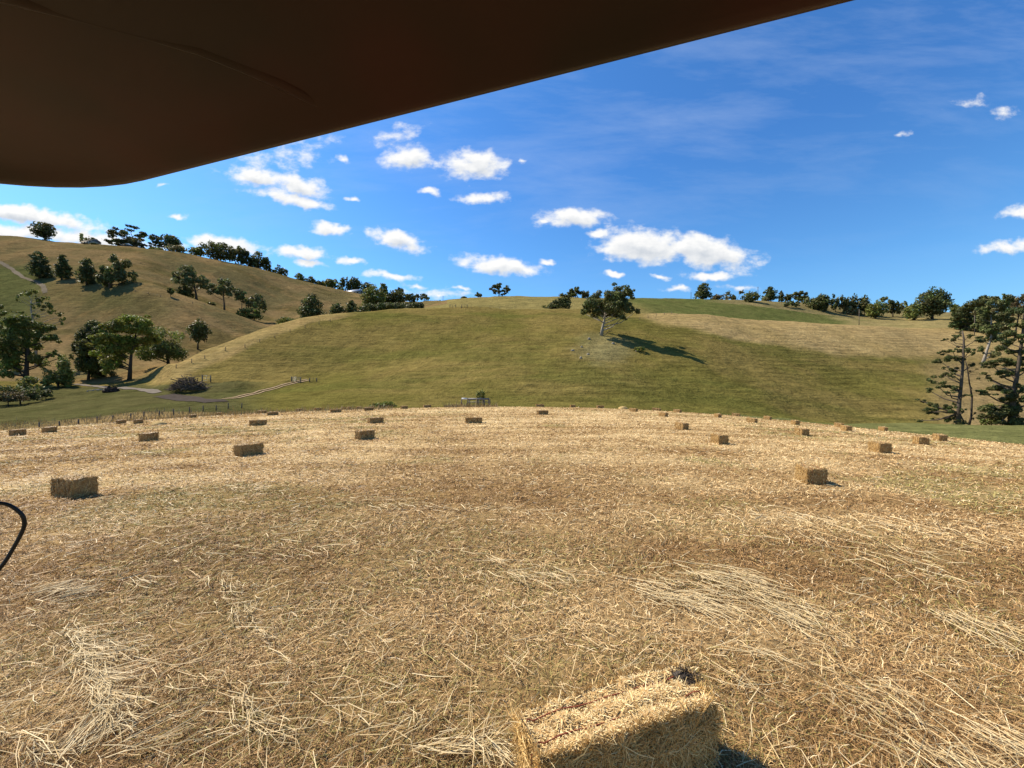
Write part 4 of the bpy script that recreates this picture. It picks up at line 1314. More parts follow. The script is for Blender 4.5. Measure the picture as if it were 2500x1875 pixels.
# bale spots: x0, x1, foot y (photo), turn in degrees, label
BALES = [
    (127, 236, 1214, -50, 'large hay bale set cornerwise at the far left, nearest on the left side'),
    (571, 646, 1112, 14, 'broad dark hay bale left of centre, second nearest on the left'),
    (342, 385, 1077, 32, 'hay bale by itself between the big left corner bale and the left fence'),
    (608, 652, 1039, 6, 'long dark hay bale above and behind the broad dark one'),
    (651, 680, 1014, 8, 'hay bale with two tiny ones showing past its left end'),
    (637, 650, 1009, 4, 'tiny hay bale just left of the one it hides behind, near the left crest'),
    (630, 637, 1008, 70, 'speck of a hay bale, end on, first of the close trio on the left crest'),
    (527, 543, 1014, 3, 'little thin hay bale alone on the crest below the brush pile'),
    (463, 478, 1020, 3, 'little hay bale on the crest, leftmost beyond the fence corner posts'),
    (329, 347, 1034, 35, 'blocky hay bale beside the left fence, right one of a pair'),
    (286, 305, 1035, 12, 'low hay bale beside the left fence, left one of a pair'),
    (103, 139, 1056, 20, 'longest hay bale beside the left fence, sloping with the ground'),
    (33, 54, 1063, 15, 'hay bale beside the fence at the very left of the picture'),
    (722, 737, 1004, 4, 'thin hay bale on the crest below the clay wheel ruts'),
    (767, 785, 1002, 4, 'hay bale on the crest, under the open field gate'),
    (805, 835, 1007, 8, 'wide hay bale near the crest with a small one peeping out at its right'),
    (833, 843, 999, 5, 'small hay bale peeping out right of the wide crest bale'),
    (847, 857, 999, 40, 'short hay bale on the crest just right of the peeping one'),
    (871, 880, 993, 5, 'pinhead hay bale beyond the crest left of the pale square ones'),
    (888, 912, 1002, 8, 'hay bale on the crest directly above two larger bales in line'),
    (896, 937, 1033, 24, 'hay bale with a crisp corner, upper of the two in line left of centre'),
    (866, 916, 1072, 20, 'reddish hay bale, lower of the two in line left of centre'),
    (977, 996, 998, 30, 'pale square hay bale on the crest, left one of two before the loading rail'),
    (1033, 1053, 994, 16, 'pale square hay bale on the crest, nearest to the loading rail'),
    (1136, 1177, 1033, 2, 'blackest hay bale, alone in the middle of the field'),
    (1309, 1339, 1012, 25, 'hay bale in the middle field standing below the bale on the skyline'),
    (1308, 1328, 992, 6, 'hay bale on the crest right of the loading rail, only its upper part showing'),
    (1391, 1405, 992, 6, 'sliver of a hay bale on the crest, middle of the picture'),
    (1455, 1475, 995, 25, 'striped hay bale on the crest beneath the lone gum tree'),
    (1536, 1557, 1005, -38, 'hay bale left of a group of four right of the lone gum'),
    (1592, 1613, 1002, -20, 'hay bale farthest back in the group of four right of the lone gum'),
    (1607, 1632, 1017, -40, 'pale topped hay bale at the front of the group of four'),
    (1643, 1664, 1007, -36, 'hay bale at the right of the group of four'),
    (1647, 1681, 1048, -38, 'hay bale with two dark grooves, alone in front of the group of four'),
    (1743, 1762, 1019, -44, 'small hay bale left of the pair on the right crest'),
    (1786, 1807, 1014, -14, 'hay bale sitting on the right crest line, half over it'),
    (1822, 1849, 1032, -20, 'hay bale below the gap between two crest bales on the right'),
    (1863, 1884, 1024, -16, 'hay bale on the right crest where the green strip begins'),
    (1931, 1951, 1037, -40, 'stubby hay bale standing above a larger one on the right'),
    (1941, 1974, 1063, -42, 'hay bale with a pale right end, below the stubby one'),
    (1736, 1776, 1084, -46, 'sunlit square hay bale, third nearest on the right side'),
    (2039, 2056, 1043, -20, 'hay bale against the green strip, half hidden by the next'),
    (2054, 2077, 1052, -42, 'hay bale in front of the one half hidden against the green strip'),
    (2147, 2164, 1052, -30, 'pale hay bale lying on the edge of the green strip'),
    (2234, 2261, 1085, -52, 'left hay bale of the two below the old pine'),
    (2281, 2308, 1076, -48, 'right hay bale of the two below the old pine'),
    (2125, 2169, 1105, -42, 'second nearest hay bale on the right, its shadow to the right'),
    (1946, 2013, 1181, -52, 'nearest hay bale on the right with three bulging flakes'),
]
P_MID = [proto(.95, .47, .37, .026, 3600, .075, .009, s) for s in (41, 42)]
P_FAR = [proto(.95, .47, .37, .05, 500, .09, .022, s) for s in (51, 52, 53)]
used = set()
for i, (x0, x1, yb, turn, lab) in enumerate(BALES):
    p = field_hit((x0 + x1) / 2, yb)
    far = p[1] > 17
    src = P_FAR[i % 3] if far else P_MID[i % 2]
    o = src if src.name not in used else copy_tree(src)
    used.add(src.name)
    # turn is measured from square-on to the line of sight
    az = math.atan2((x0 + x1) / 2 - CX, FPX)
    q = p * (1 + .16 / p[1])
    o.location = (q[0], q[1], float(field_z(q[0], q[1])) - .02)
    eps = .5
    gx = float(field_z(p[0] + eps, p[1]) - field_z(p[0] - eps, p[1]))
    gy = float(field_z(p[0], p[1] + eps) - field_z(p[0], p[1] - eps))
    o.rotation_euler = Vector((-gx, -gy, 1)).to_track_quat('Z', 'Y').to_euler()
    o.rotation_euler = (math.atan(gy), -math.atan(gx), rad(turn) - az * .55)
    perp = (x1 - x0) / FPX * p[1] * math.cos(az)
    th_ = abs(turn)
    face = lambda a: .95 * math.cos(rad(a)) + .47 * math.sin(rad(a))
    while th_ < min(76, abs(turn) + 16) and face(th_) > perp / .92:
        th_ += 1
    s_ = float(np.clip(perp / face(th_), .66, 1.25))
    o.rotation_euler = (math.atan(gy), -math.atan(gx), math.copysign(rad(th_), turn) - az)
    o.scale = (s_, max(s_, .85), 1.10)
    tag(o, lab, 'hay bale', GR_B)

# dark clod on the far corner of the close bale
def clod():
    trng = np.random.default_rng(88)
    th = np.linspace(0, 2 * np.pi, 22, endpoint=False)
    V, Q = [], []
    for a, zr in enumerate(np.linspace(0, 1, 9)):
        rr = math.sqrt(max(.02, 1 - zr ** 1.7))
        for b_, t in enumerate(th):
            nn = .65 + .7 * float(fbm(2.2 * math.cos(t) + 9, 2.2 * math.sin(t) + zr * 3, 3, 12))
            V.append((.080 * rr * nn * math.cos(t), .060 * rr * nn * math.sin(t), -.012 + zr * .052 * nn))
    for a in range(8):
        for b_ in range(22):
            c = (b_ + 1) % 22
            Q.append((a * 22 + b_, a * 22 + c, (a + 1) * 22 + c, (a + 1) * 22 + b_))
    n = 500
    B = np.array(V)[trng.integers(0, len(V), n)]
    D = trng.normal(size=(n, 3)) * np.array([1, 1, .6]) + B * 8
    D /= np.linalg.norm(D, axis=1)[:, None]
    L = trng.uniform(.02, .065, n)[:, None]
    sd = np.cross(D, trng.normal(size=(n, 3)))
    sd /= np.linalg.norm(sd, axis=1)[:, None]
    W = .0016
    FV = np.stack([B - sd * W, B + sd * W, B + D * L + sd * W * .4, B + D * L - sd * W * .4], 1).reshape(-1, 3)
    FQ = np.arange(n * 4).reshape(n, 4)
    Vb = np.array(V)
    col = np.concatenate([np.tile([.060, .043, .030], (len(Vb), 1)), np.repeat(lerp(np.array([.05, .036, .024]), np.array([.30, .2, .1]), trng.random((n, 1)) ** 3), 4, 0)])
    o = mesh_np('soil_clod', np.concatenate([Vb, FV]), np.concatenate([np.array(Q), FQ + len(Vb)]), M_STRAW, None, col)
    o.location = near.location + Vector((.455, .215, .43 - .014))
    o.rotation_euler = (0, 0, .3)
    tag(o, 'dark clod of soil and roots on the far corner of the closest bale', 'clod')


clod()

# ------------------------------------------------------------------ stubble and loose straw
PAL = np.array([[.90, .665, .34], [.82, .565, .26], [.58, .35, .135], [.33, .18, .062], [.38, .315, .095], [1.0, .80, .48]])


def blades(name, X, Y, L, W, yaw, pitch, bend, col, label):
    n = len(X)
    Z0 = field_z(X, Y) - .012 + rng.uniform(0, .028, n) * (rng.random(n) < .6)
    B = np.stack([X, Y, Z0], -1)
    dh = np.stack([np.cos(yaw) * np.cos(pitch), np.sin(yaw) * np.cos(pitch), np.sin(pitch)], -1)
    yaw2 = yaw + bend
    dh2 = np.stack([np.cos(yaw2) * np.cos(pitch * .2), np.sin(yaw2) * np.cos(pitch * .2), np.sin(pitch * .45)], -1)
    M = B + dh * (L * .55)[:, None]
    T = M + dh2 * (L * .45)[:, None]
    roll = rng.uniform(-.9, .9, n)
    sd = np.stack([-np.sin(yaw) * np.cos(roll), np.cos(yaw) * np.cos(roll), np.sin(roll)], -1)
    w = (W / 2)[:, None]
    V = np.stack([B - sd * w, B + sd * w, M + sd * w, M - sd * w, T + sd * w * .45, T - sd * w * .45], 1).reshape(-1, 3)
    k = np.arange(n)[:, None] * 6
    Q = np.concatenate([k + np.array([[0, 1, 2, 3]]), k + np.array([[3, 2, 4, 5]])])
    o = mesh_np(name, V, Q, M_STRAW, None, np.repeat(np.clip(col, .01, 1.2), 6, 0))
    tag(o, label, 'straw', None, 'stuff')
    return o


def screen_points(n, ymin, ymax, x0=-260, x1=2760):
    px = rng.uniform(x0, x1, n)
    t = rng.uniform(0, 1, n)
    py = HY + np.exp(lerp(math.log(ymin - HY), math.log(ymax - HY), t ** .62))
    u = (px - CX) / FPX
    d = HC * FPX / (py - HY)
    for _ in range(12):
        d = lerp(d, (HC - field_z(u * d, d)) * FPX / (py - HY), .5)
        d = np.clip(d, .6, 75)
    return u * d, d


def build_stubble(n=560000):
    X, Y = screen_points(n, 984, 2050)
    ok = (Y < 60) & (field_z(X, Y) > -9)
    X, Y = X[ok], Y[ok]
    # the same sward goes on all round the tractor, out of the picture
    ra, th = 9.0 * np.sqrt(rng.random(150000)), rng.uniform(0, 2 * np.pi, 150000)
    X2, Y2 = ra * np.sin(th), ra * np.cos(th)
    out = (Y2 < .9) | (np.abs(X2) > 1.58 * Y2) | (Y2 < 1.75)
    X, Y = np.concatenate([X, X2[out]]), np.concatenate([Y, Y2[out]])
    ok = np.ones(len(X), bool)
    # nothing grows through the close bale
    X, Y = X[ok], Y[ok]
    c, s = math.cos(rad(19)), math.sin(rad(19))
    lx, ly = (X - .582) * c + (Y - 2.085) * s, -(X - .582) * s + (Y - 2.085) * c
    ok = ~((np.abs(lx) < .47) & (np.abs(ly) < .14))
    X, Y = X[ok], Y[ok]
    n = len(X)
    pxm = np.hypot(X, Y) / 460.0         # metres per rendered pixel there
    pxm = np.where(Y > 1.2, Y / 389.0, np.maximum(pxm, .005))
    pale, green = field_mix(X, Y)
    up = rng.random(n) < .42
    L = np.where(up, rng.uniform(.035, .085, n), rng.gamma(3.0, .025, n) + .04)
    L = L * (1 + np.clip(pxm * 9, 0, 1.6))
    W = np.maximum(rng.uniform(.0020, .0038, n), pxm * rng.uniform(.36, .70, n))
    flow = .45 + .9 * (fbm(X / 3.5, Y / 3.5, 2, 101) - .5) * 2
    yaw = np.where(rng.random(n) < .22, flow + rng.normal(0, .45, n) + np.pi * (rng.random(n) < .5), rng.uniform(0, 2 * np.pi, n))
    pitch = np.where(up, rng.uniform(.25, 1.15, n), rng.normal(.05, .13, n))
    bend = rng.normal(0, .7, n)
    t = np.clip(pale - .06 + .17 * sstep(2.5, 11, np.hypot(X, Y)) + rng.normal(0, .30, n), 0, 1)  # paler with distance: low-angle view of lit tops put into the colour
    pick = np.clip((1 - t) * 3.4 + rng.normal(0, .35, n), 0, 3)
    i0 = np.floor(pick).astype(int)
    i1 = np.minimum(i0 + 1, 3)
    f = (pick - i0)[:, None]
    col = PAL[i0] * (1 - f) + PAL[i1] * f
    g = rng.random(n) < green * np.where(Y > 7, .5, .22)
    col[g] = PAL[4] * rng.uniform(.8, 1.35, (g.sum(), 1))
    br = rng.random(n) < .035
    col[br] = PAL[5]
    col *= rng.uniform(.82, 1.18, (n, 1))
    blades('stubble', X, Y, L, W, yaw, pitch, bend, col, 'cut straw coloured stubble and short dry grass covering the hay field')


build_stubble()


def build_loose():
    """wisps of long pale straw dropped along the windrows"""
    P = []   # (px, py, spread_px_x, spread_px_y, angle of lie on screen, count, len)
    W_ = [(100, 1455, 60, 16, 20, 170, .34), (150, 1470, 50, 18, 15, 150, .32), (185, 1560, 45, 30, -45, 160, .36), (215, 1620, 50, 40, -50, 330, .42), (240, 1680, 45, 46, -55, 330, .45), (262, 1740, 40, 40, -55, 150, .4),
          (270, 1590, 70, 20, -20, 130, .32), (350, 1430, 40, 26, -45, 70, .4), (540, 1430, 50, 26, -40, 120, .35), (575, 1480, 50, 36, -45, 150, .35), (620, 1530, 60, 36, -40, 110, .36), (590, 1720, 60, 40, -45, 90, .42),
          (640, 1780, 60, 40, -45, 90, .42), (70, 1830, 80, 30, -50, 90, .45), (180, 1840, 90, 26, 40, 110, .42), (330, 1850, 110, 22, 20, 100, .4), (1020, 1790, 90, 30, 50, 60, .3), (1090, 1850, 120, 26, 12, 220, .42),
          (1200, 1840, 60, 30, -50, 120, .36), (560, 1190, 60, 16, -20, 100, .4), (620, 1200, 40, 14, -10, 100, .4), (900, 1235, 90, 18, -14, 110, .5), (1050, 1240, 120, 16, -14, 140, .5), (1250, 1250, 110, 14, -12, 90, .5),
          (1010, 1350, 60, 16, -30, 60, .45), (1180, 1370, 60, 14, -30, 80, .5), (1230, 1410, 60, 16, -28, 110, .5), (1340, 1405, 70, 16, -24, 100, .5), (1560, 1440, 60, 24, -24, 160, .5),
          (1620, 1455, 80, 30, -22, 300, .5), (1720, 1410, 90, 26, -20, 260, .55), (1790, 1430, 90, 30, -24, 330, .5), (1830, 1470, 90, 30, -26, 300, .5), (1900, 1500, 70, 26, -32, 200, .5), (1700, 1480, 90, 30, -20, 240, .5),
          (2050, 1310, 120, 30, -22, 90, .5), (2150, 1350, 130, 34, -24, 130, .5), (2250, 1400, 120, 34, -26, 120, .5), (2330, 1510, 80, 26, -32, 160, .5), (2400, 1540, 60, 20, -32, 130, .5), (2140, 1720, 120, 40, -35, 120, .45),
          (2280, 1850, 120, 26, -35, 220, .45), (2400, 1800, 90, 40, -30, 120, .45), (2080, 1690, 60, 40, -35, 60, .45), (380, 1660, 90, 60, -45, 60, .4), (820, 1700, 160, 90, -30, 90, .36), (1800, 1600, 200, 60, -25, 120, .4),
          (2300, 1300, 160, 30, -20, 180, .6), (1950, 1260, 200, 26, -16, 150, .6), (760, 1340, 160, 30, -20, 90, .45), (480, 1330, 140, 26, -24, 90, .45)]
    xs, ys, Ls, ya = [], [], [], []
    for px, py, sx, sy, ang, cnt, ln in W_:
        cnt = int(cnt * (.36 if px > 320 else .42))
        a = rng.normal(0, .55, cnt)
        b = rng.normal(0, .55, cnt)
        X_ = px + a * sx
        Y_ = np.maximum(py + b * sy - a * sx * math.tan(rad(ang)) * .35, 1100)
        for x_, y_ in zip(X_, Y_):
            d = HC * FPX / (y_ - HY)
            u = (x_ - CX) / FPX
            for _ in range(3):
                d = (HC - float(field_z(u * d, d))) * FPX / (y_ - HY)
            # lie: direction on the ground that shows at that angle on screen
            x2, y2 = x_ + 30 * math.cos(rad(ang)), y_ - 30 * math.sin(rad(ang))
            d2 = HC * FPX / max(20, y2 - HY)
            ya.append(math.atan2(d2 - d, (x2 - CX) / FPX * d2 - u * d) + rng.normal(0, .45))
            xs.append(u * d)
            ys.append(d)
            Ls.append(ln * rng.uniform(.2, 1.0))
    # single stalks scattered everywhere
    n = 1500
    X, Y = screen_points(n, 1040, 2050)
    xs, ys = np.concatenate([xs, X]), np.concatenate([ys, Y])
    Ls = np.concatenate([Ls, rng.uniform(.12, .42, n)])
    ya = np.concatenate([ya, .5 + rng.normal(0, .9, n)])
    n = len(xs)
    pxm = ys / 389.0
    W = np.maximum(rng.uniform(.003, .005, n), pxm * rng.uniform(.32, .62, n))
    t = rng.random((n, 1))
    col = lerp(np.array([.82, .66, .38]), np.array([.60, .42, .19]), t) * rng.uniform(.85, 1.12, (n, 1))
    o = blades('loose_straw', xs, ys, Ls, W, ya, rng.uniform(.0, .14, n), rng.normal(0, .6, n), col, 'wisps of long pale straw left lying over the stubble')
    me = o.data
    co = np.empty(len(me.vertices) * 3, np.float32)
    me.vertices.foreach_get('co', co)
    co = co.reshape(-1, 3)
    co[:, 2] += np.repeat(rng.uniform(.03, .085, n), 6)
    me.vertices.foreach_set('co', co.ravel())
    me.update()


build_loose()


def dry_grass():
    """uncut dry grass along the left fence and round the loading rail"""
    n = 9000
    k = rng.random(n)
    px = np.where(k < .8, rng.uniform(-60, 960, n), rng.uniform(1085, 1215, n))
    d = np.where(px < 1000, rng.uniform(50, 74, n), rng.uniform(56, 68, n))
    u = (px - CX) / FPX
    X = u * d
    zf, zh = field_z(X, d), hill_z(px, d)
    Zg = np.maximum(zf, zh)
    hgt = rng.gamma(3, .13, n) * (.3 + 1.2 * fbm(X / 4, d / 4, 2, 201))
    yaw = rng.uniform(0, 6.28, n)
    w = d / 389 * rng.uniform(.35, .7, n)
    B = np.stack([X, d, Zg - .05], -1)
    T = B + np.stack([np.cos(yaw) * hgt * .4, np.sin(yaw) * hgt * .4, hgt], -1)
    sd = np.stack([np.cos(yaw + 1.57), np.sin(yaw + 1.57), 0 * yaw], -1) * (w / 2)[:, None]
    V = np.stack([B - sd, B + sd, T + sd * .4, T - sd * .4], 1).reshape(-1, 3)
    col = lerp(np.array([.42, .28, .12]), np.array([.26, .20, .08]), rng.random((n, 1)))
    o = mesh_np('dry_grass', V, np.arange(n * 4).reshape(n, 4), M_STRAW, None, np.repeat(col, 4, 0))
    tag(o, 'uncut dry grass standing along the left fence and by the loading rail', 'grass', None, 'stuff')


dry_grass()


# ------------------------------------------------------------------ fences, gates, yard things
def post_fence(name, label, pts, height, mat, wires=3, r=.07, dmode=None, group=None, off=0):
    """pts: (px, py) of post feet in the photograph"""
    W = [at(px, hit(px, py, dm)) for px, py, dm in pts]
    root = empty(name, W[0], label, 'fence', group)
    prng = random.Random(len(pts) * 7 + int(pts[0][0]))
    for p in W:
        h = height * prng.uniform(.9, 1.12)
        q = p - W[0]
        MB().tube([(q[0], q[1], q[2] - .4), (q[0] + prng.uniform(-.06, .06), q[1], q[2] + h)], [r, r * .9], 6).build('post', mat, root)
    mb = MB()
    for k in range(wires):
        mb.tube([p - W[0] + np.array([0, 0, height * (.35 + .28 * k)]) for p in W], .006, 4, caps=False)
    mb.build('wire', M_WIRE, root)
    return root


post_fence('post_and_wire_fence', 'old post and wire fence along the left edge of the hay field', [
    (96, 1052, 48), (145, 1045, 48), (191, 1041, 48), (236, 1036, 48), (275, 1033, 48), (319, 1027, 48), (351, 1024, 48), (389, 1019, 48), (424, 1014, 48), (463, 1010, 48),
    (496, 1005, 48), (528, 1003, 48), (557, 999, 48), (590, 997, 48)], 1.2, M_TIMBER, 3, .10)
post_fence('post_and_wire_fence', 'post fence climbing the left crest of the middle hill', [
    (430, 899, 110), (468, 886, 110), (500, 876, 110), (550, 857, 110), (598, 849, 110), (634, 836, 110), (671, 826, 110), (708, 813, 110), (745, 801, 110), (779, 793, 110), (806, 786, 110)], 1.25, M_TIMBER, 2, .11)
post_fence('post_and_wire_fence', 'fence line running up between the green slope and the tan paddock', [
    (1562, 781, 110), (1582, 776, 110), (1602, 771, 110), (1622, 768, 110), (1640, 766, 110)], 1.1, M_TIMBER, 3, .13)
post_fence('post_and_wire_fence', 'short post fence on the middle hilltop right of the hedge', [
    (1104, 753, 200), (1126, 753, 200), (1150, 752, 200), (1172, 752, 200), (1196, 753, 200), (1220, 754, 200)], 1.0, M_TIMBER, 2, .09)
post_fence('post_and_wire_fence', 'dark fence across the left slope below the pines', [
    (330, 712, 200), (362, 718, 200), (392, 725, 200), (430, 733, 200), (470, 741, 200), (500, 746, 200)], 1.0, M_TIMBER, 3, .13)


def gate(name, label, x0, x1, yb, ytop, dm, mat, bars):
    d = hit((x0 + x1) / 2, yb, dm)
    a, b = at(x0, d), at(x1, d)
    H = (yb - ytop) / FPX * d
    root = empty(name, a, label, 'gate')
    L = b[0] - a[0]
    dz = b[2] - a[2]
    mb = MB()
    for k in range(bars):
        z = H * (.22 + .78 * k / (bars - 1))
        mb.tube([(0, 0, z), (L, 0, z + dz)], .045, 6)
    for x in (0, L * .5, L):
        mb.tube([(x, 0, H * .2 + dz * x / L), (x, 0, H + dz * x / L)], .045, 6)
    mb.build('gate_frame', mat, root)
    for x in (-.18, L + .18):
        MB().tube([(x, 0, -.4 + dz * x / L), (x, 0, H * 1.12 + dz * x / L)], .12, 7).build('gate_post', M_TIMBER, root)
    return root


gate('farm_gate', 'pale steel farm gate at the top of the clay wheel ruts', 713, 733, 933, 921, 95, M_STEEL, 5)
gate('fence_panel', 'low pale rail panel right of the clay wheel ruts', 757, 772, 933, 924, 95, M_TIMBER, 2)
gate('fence_panel', 'pale rails beside the right end of the brush pile', 495, 513, 934, 918, 95, M_STEEL, 3)
gate('farm_gate', 'left one of two small wooden gates on the middle hilltop', 1099, 1112, 751, 744, 200, M_TIMBER, 3)
gate('farm_gate', 'right one of two small wooden gates on the middle hilltop', 1128, 1140, 752, 744, 200, M_TIMBER, 3)


def loading_rail():
    d = 61.0
    z0 = float(field_z((1160 - CX) / FPX * d, d))
    base = np.array([(1127 - CX) / FPX * d, d, z0])
    root = empty('loading_rail', base, 'grey timber loading rail on posts with a white board at its left end', 'rail')
    k = d / FPX
    H = (HC + (HY - 975) * k) - z0
    xs = [0, 15, 38, 52, 66]
    for x in xs:
        MB().tube([(x * k, 0, -.4), (x * k, 0, H)], .09, 6).build('post', M_TIMBER, root)
        if x:
            MB().tube([(x * k + .1, 1.6, -.4), (x * k + .1, 1.6, H)], .09, 6).build('post', M_TIMBER, root)
    MB().box((40.5 * k, -.10, H + .05), (51 * k, .06, .30)).box((40.5 * k, 1.68, H + .05), (51 * k, .06, .28)).box((40.5 * k, .8, H - .45), (51 * k, .05, .12)).build('rail_board', M_GREYROOF, root)
    MB().box((7.4 * k, -.12, H + .10), (14.2 * k, .05, .27)).build('white_board', M_WHITE, root)


loading_rail()


def brush_pile():
    d = hit(460, 952, 90)
    c = at(460, d)
    k = d / FPX
    R, H = 40 * k, 38 * k
    prng = np.random.default_rng(5)
    mb = MB()
    for _ in range(420):
        th, r_ = prng.uniform(0, 6.28), math.sqrt(prng.uniform(0, 1))
        z = H * (1 - r_ ** 1.5) * prng.uniform(.25, 1.0)
        p = np.array([R * r_ * math.cos(th), R * .8 * r_ * math.sin(th), z])
        L = prng.uniform(.8, 3.4)
        dv = np.array([prng.normal(), prng.normal(), prng.normal() * .35 - .1])
        dv /= np.linalg.norm(dv)
        bend = prng.normal(0, .12, 3) * L
        a, b = p - dv * L / 2, p + dv * L / 2
        a[2], b[2] = max(a[2], -.1), max(b[2], -.1)
        m = (a + b) / 2 + bend
        r0 = prng.uniform(.035, .15)
        mb.tube([a, m, b], [r0, r0 * .8, r0 * .4], 5, caps=True)
    o = mb.build('brush_pile', M_STICK, None, loc=c)
    tag(o, 'grey heap of dead branches and logs on the valley floor', 'brush pile')
    # a few big bleached logs as parts
    for (x, y, z, L, a, e) in [(-.6, -1.6, 1.6, 4.2, .5, .25), (.9, -1.9, 1.0, 4.0, 2.6, .12), (-1.8, -1.8, .8, 3.6, 1.0, .5)]:
        v = np.array([math.cos(a) * math.cos(e), math.sin(a) * math.cos(e) * .4, math.sin(e)]) * L / 2
        pp = np.array([x, y, z])
        MB().tube([pp - v, pp + np.array([0, 0, .12]), pp + v], [.16, .14, .08], 6).build('log', M_TIMBER, o)


brush_pile()


M_HAY = mat_plain('loose_hay', (.50, .35, .15), .9, .35, 14, bump=.6)


def lump(name, label, cat, px, py, wpx, hpx, mat, dm=90, seed=1, group=None, flat=1.0, kind=None):
    d = hit(px, py, dm)
    c = at(px, d)
    k = d / FPX
    rx, h = wpx * k / 2, hpx * k
    V, Q = [], []
    na, nb = 18, 9
    prng = np.random.default_rng(seed)
    o1, o2 = prng.uniform(0, 50, 2)
    for a in range(nb):
        t = a / (nb - 1)
        rr = math.sqrt(max(.0009, 1 - t ** 2.2))
        for b in range(na):
            th = 2 * math.pi * b / na
            nn = .70 + .62 * float(fbm(1.3 * math.cos(th) + o1, 1.3 * math.sin(th) + t * 2 + o2, 3, seed))
            V.append((rx * rr * nn * math.cos(th), rx * .75 * rr * nn * math.sin(th), h * t * (.6 + .45 * nn) - .08))
    for a in range(nb - 1):
        for b in range(na):
            c2 = (b + 1) % na
            Q.append((a * na + b, a * na + c2, (a + 1) * na + c2, (a + 1) * na + b))
    o = mesh_np(name, V, np.array(Q), mat, None, smooth=False, loc=c)
    tag(o, label, cat, group, kind)
    return o, c, k


def scrap_heap():
    d = hit(273, 957, 90)
    k = d / FPX
    prng = np.random.default_rng(23)
    R_, H_ = 17 * k, 15 * k
    mb = MB()
    for _ in range(150):
        a, r_ = prng.uniform(0, 6.28), math.sqrt(prng.uniform(0, 1))
        zz = H_ * (1 - r_ ** 2) * prng.uniform(.1, 1)
        c_ = np.array([R_ * r_ * math.cos(a), R_ * .7 * r_ * math.sin(a), zz + .05])
        P = np.array([(x, y, z) for z in (-.5, .5) for y in (-.5, .5) for x in (-.5, .5)]) * np.array([prng.uniform(.25, 1.1), prng.uniform(.2, .7), prng.uniform(.06, .4)])
        M_ = np.array(Matrix.Rotation(prng.uniform(0, 6.28), 3, 'Z') @ Matrix.Rotation(prng.normal(0, .5), 3, 'X') @ Matrix.Rotation(prng.normal(0, .5), 3, 'Y'))
        mb.add(P @ M_.T + c_, [(0, 2, 3, 1), (4, 5, 7, 6), (0, 1, 5, 4), (2, 6, 7, 3), (0, 4, 6, 2), (1, 3, 7, 5)])
    o = mb.build('scrap_heap', M_RUST, None, loc=at(273, d))
    tag(o, 'dark rusty scrap heap beside the gravel track', 'scrap heap')
    MB().box((0, -.1, H_ * .98), (2.4, 1.5, .10), .15).box((-.9, -1.1, .6), (.12, .12, 1.2)).box((.95, -1.1, .6), (.12, .12, 1.2)).build('bent_sheet', M_RUST, o)


scrap_heap()
prng_ = np.random.default_rng(17)
for i in range(7):
    lump('rubble_block', 'pale rubble block in the scatter left of the scrap heap', 'rubble', 214 + i * 6.5, 955 + prng_.uniform(-2.5, 1.5), prng_.uniform(4, 8), prng_.uniform(2, 4), M_ROCK, 90, 20 + i, 'pale rubble left of the scrap heap')
ROCKS = [(1438, 829, 7, 5, 'dark rock close below the lone gum trunk'), (1497, 840, 8, 4, 'flat rock below right of the lone gum trunk'), (1420, 848, 6, 4, 'small rock down slope left of the lone gum'),
         (1398, 857, 9, 4, 'broad low rock leftmost below the lone gum'), (1436, 866, 8, 4, 'low rock in the middle of the sheep camp'), (1418, 875, 7, 5, 'lowest pale rock under the lone gum'),
         (1556, 858, 9, 4, 'rock at the lower edge of the tree shadow')]
for i, (x, y, w, h, lab) in enumerate(ROCKS):
    lump('rock', lab, 'rock', x, y, w, h, M_ROCK, 110, 40 + i, 'rocks below the lone gum')
d_ = hit(1488, 815, 110)
q_ = at(1488, d_)
o = MB().tube([(-1.6, 0, 0), (-.4, .2, .7), (1.2, .1, 1.5)], [.2, .16, .06], 6).tube([(-.4, .2, .7), (.2, .4, 1.7)], [.12, .04], 5).tube([(.3, .1, 1.05), (1.5, -.2, .9)], [.08, .03], 5).build('fallen_branch', M_STICK, None, loc=q_)
tag(o, 'dead fallen branch on the ground right of the lone gum trunk', 'branch')
lump('hay_heap', 'small loose heap of dull hay near the left fence', 'hay heap', 388, 1037, 22, 6, M_HAY, 40, 71)[0].location = field_hit(388, 1037)
lump('hay_heap', 'burst bale lying flat and pale on the crest right of centre', 'hay heap', 1521, 998, 16, 5, M_HAY, 40, 72)[0].location = field_hit(1521, 998)


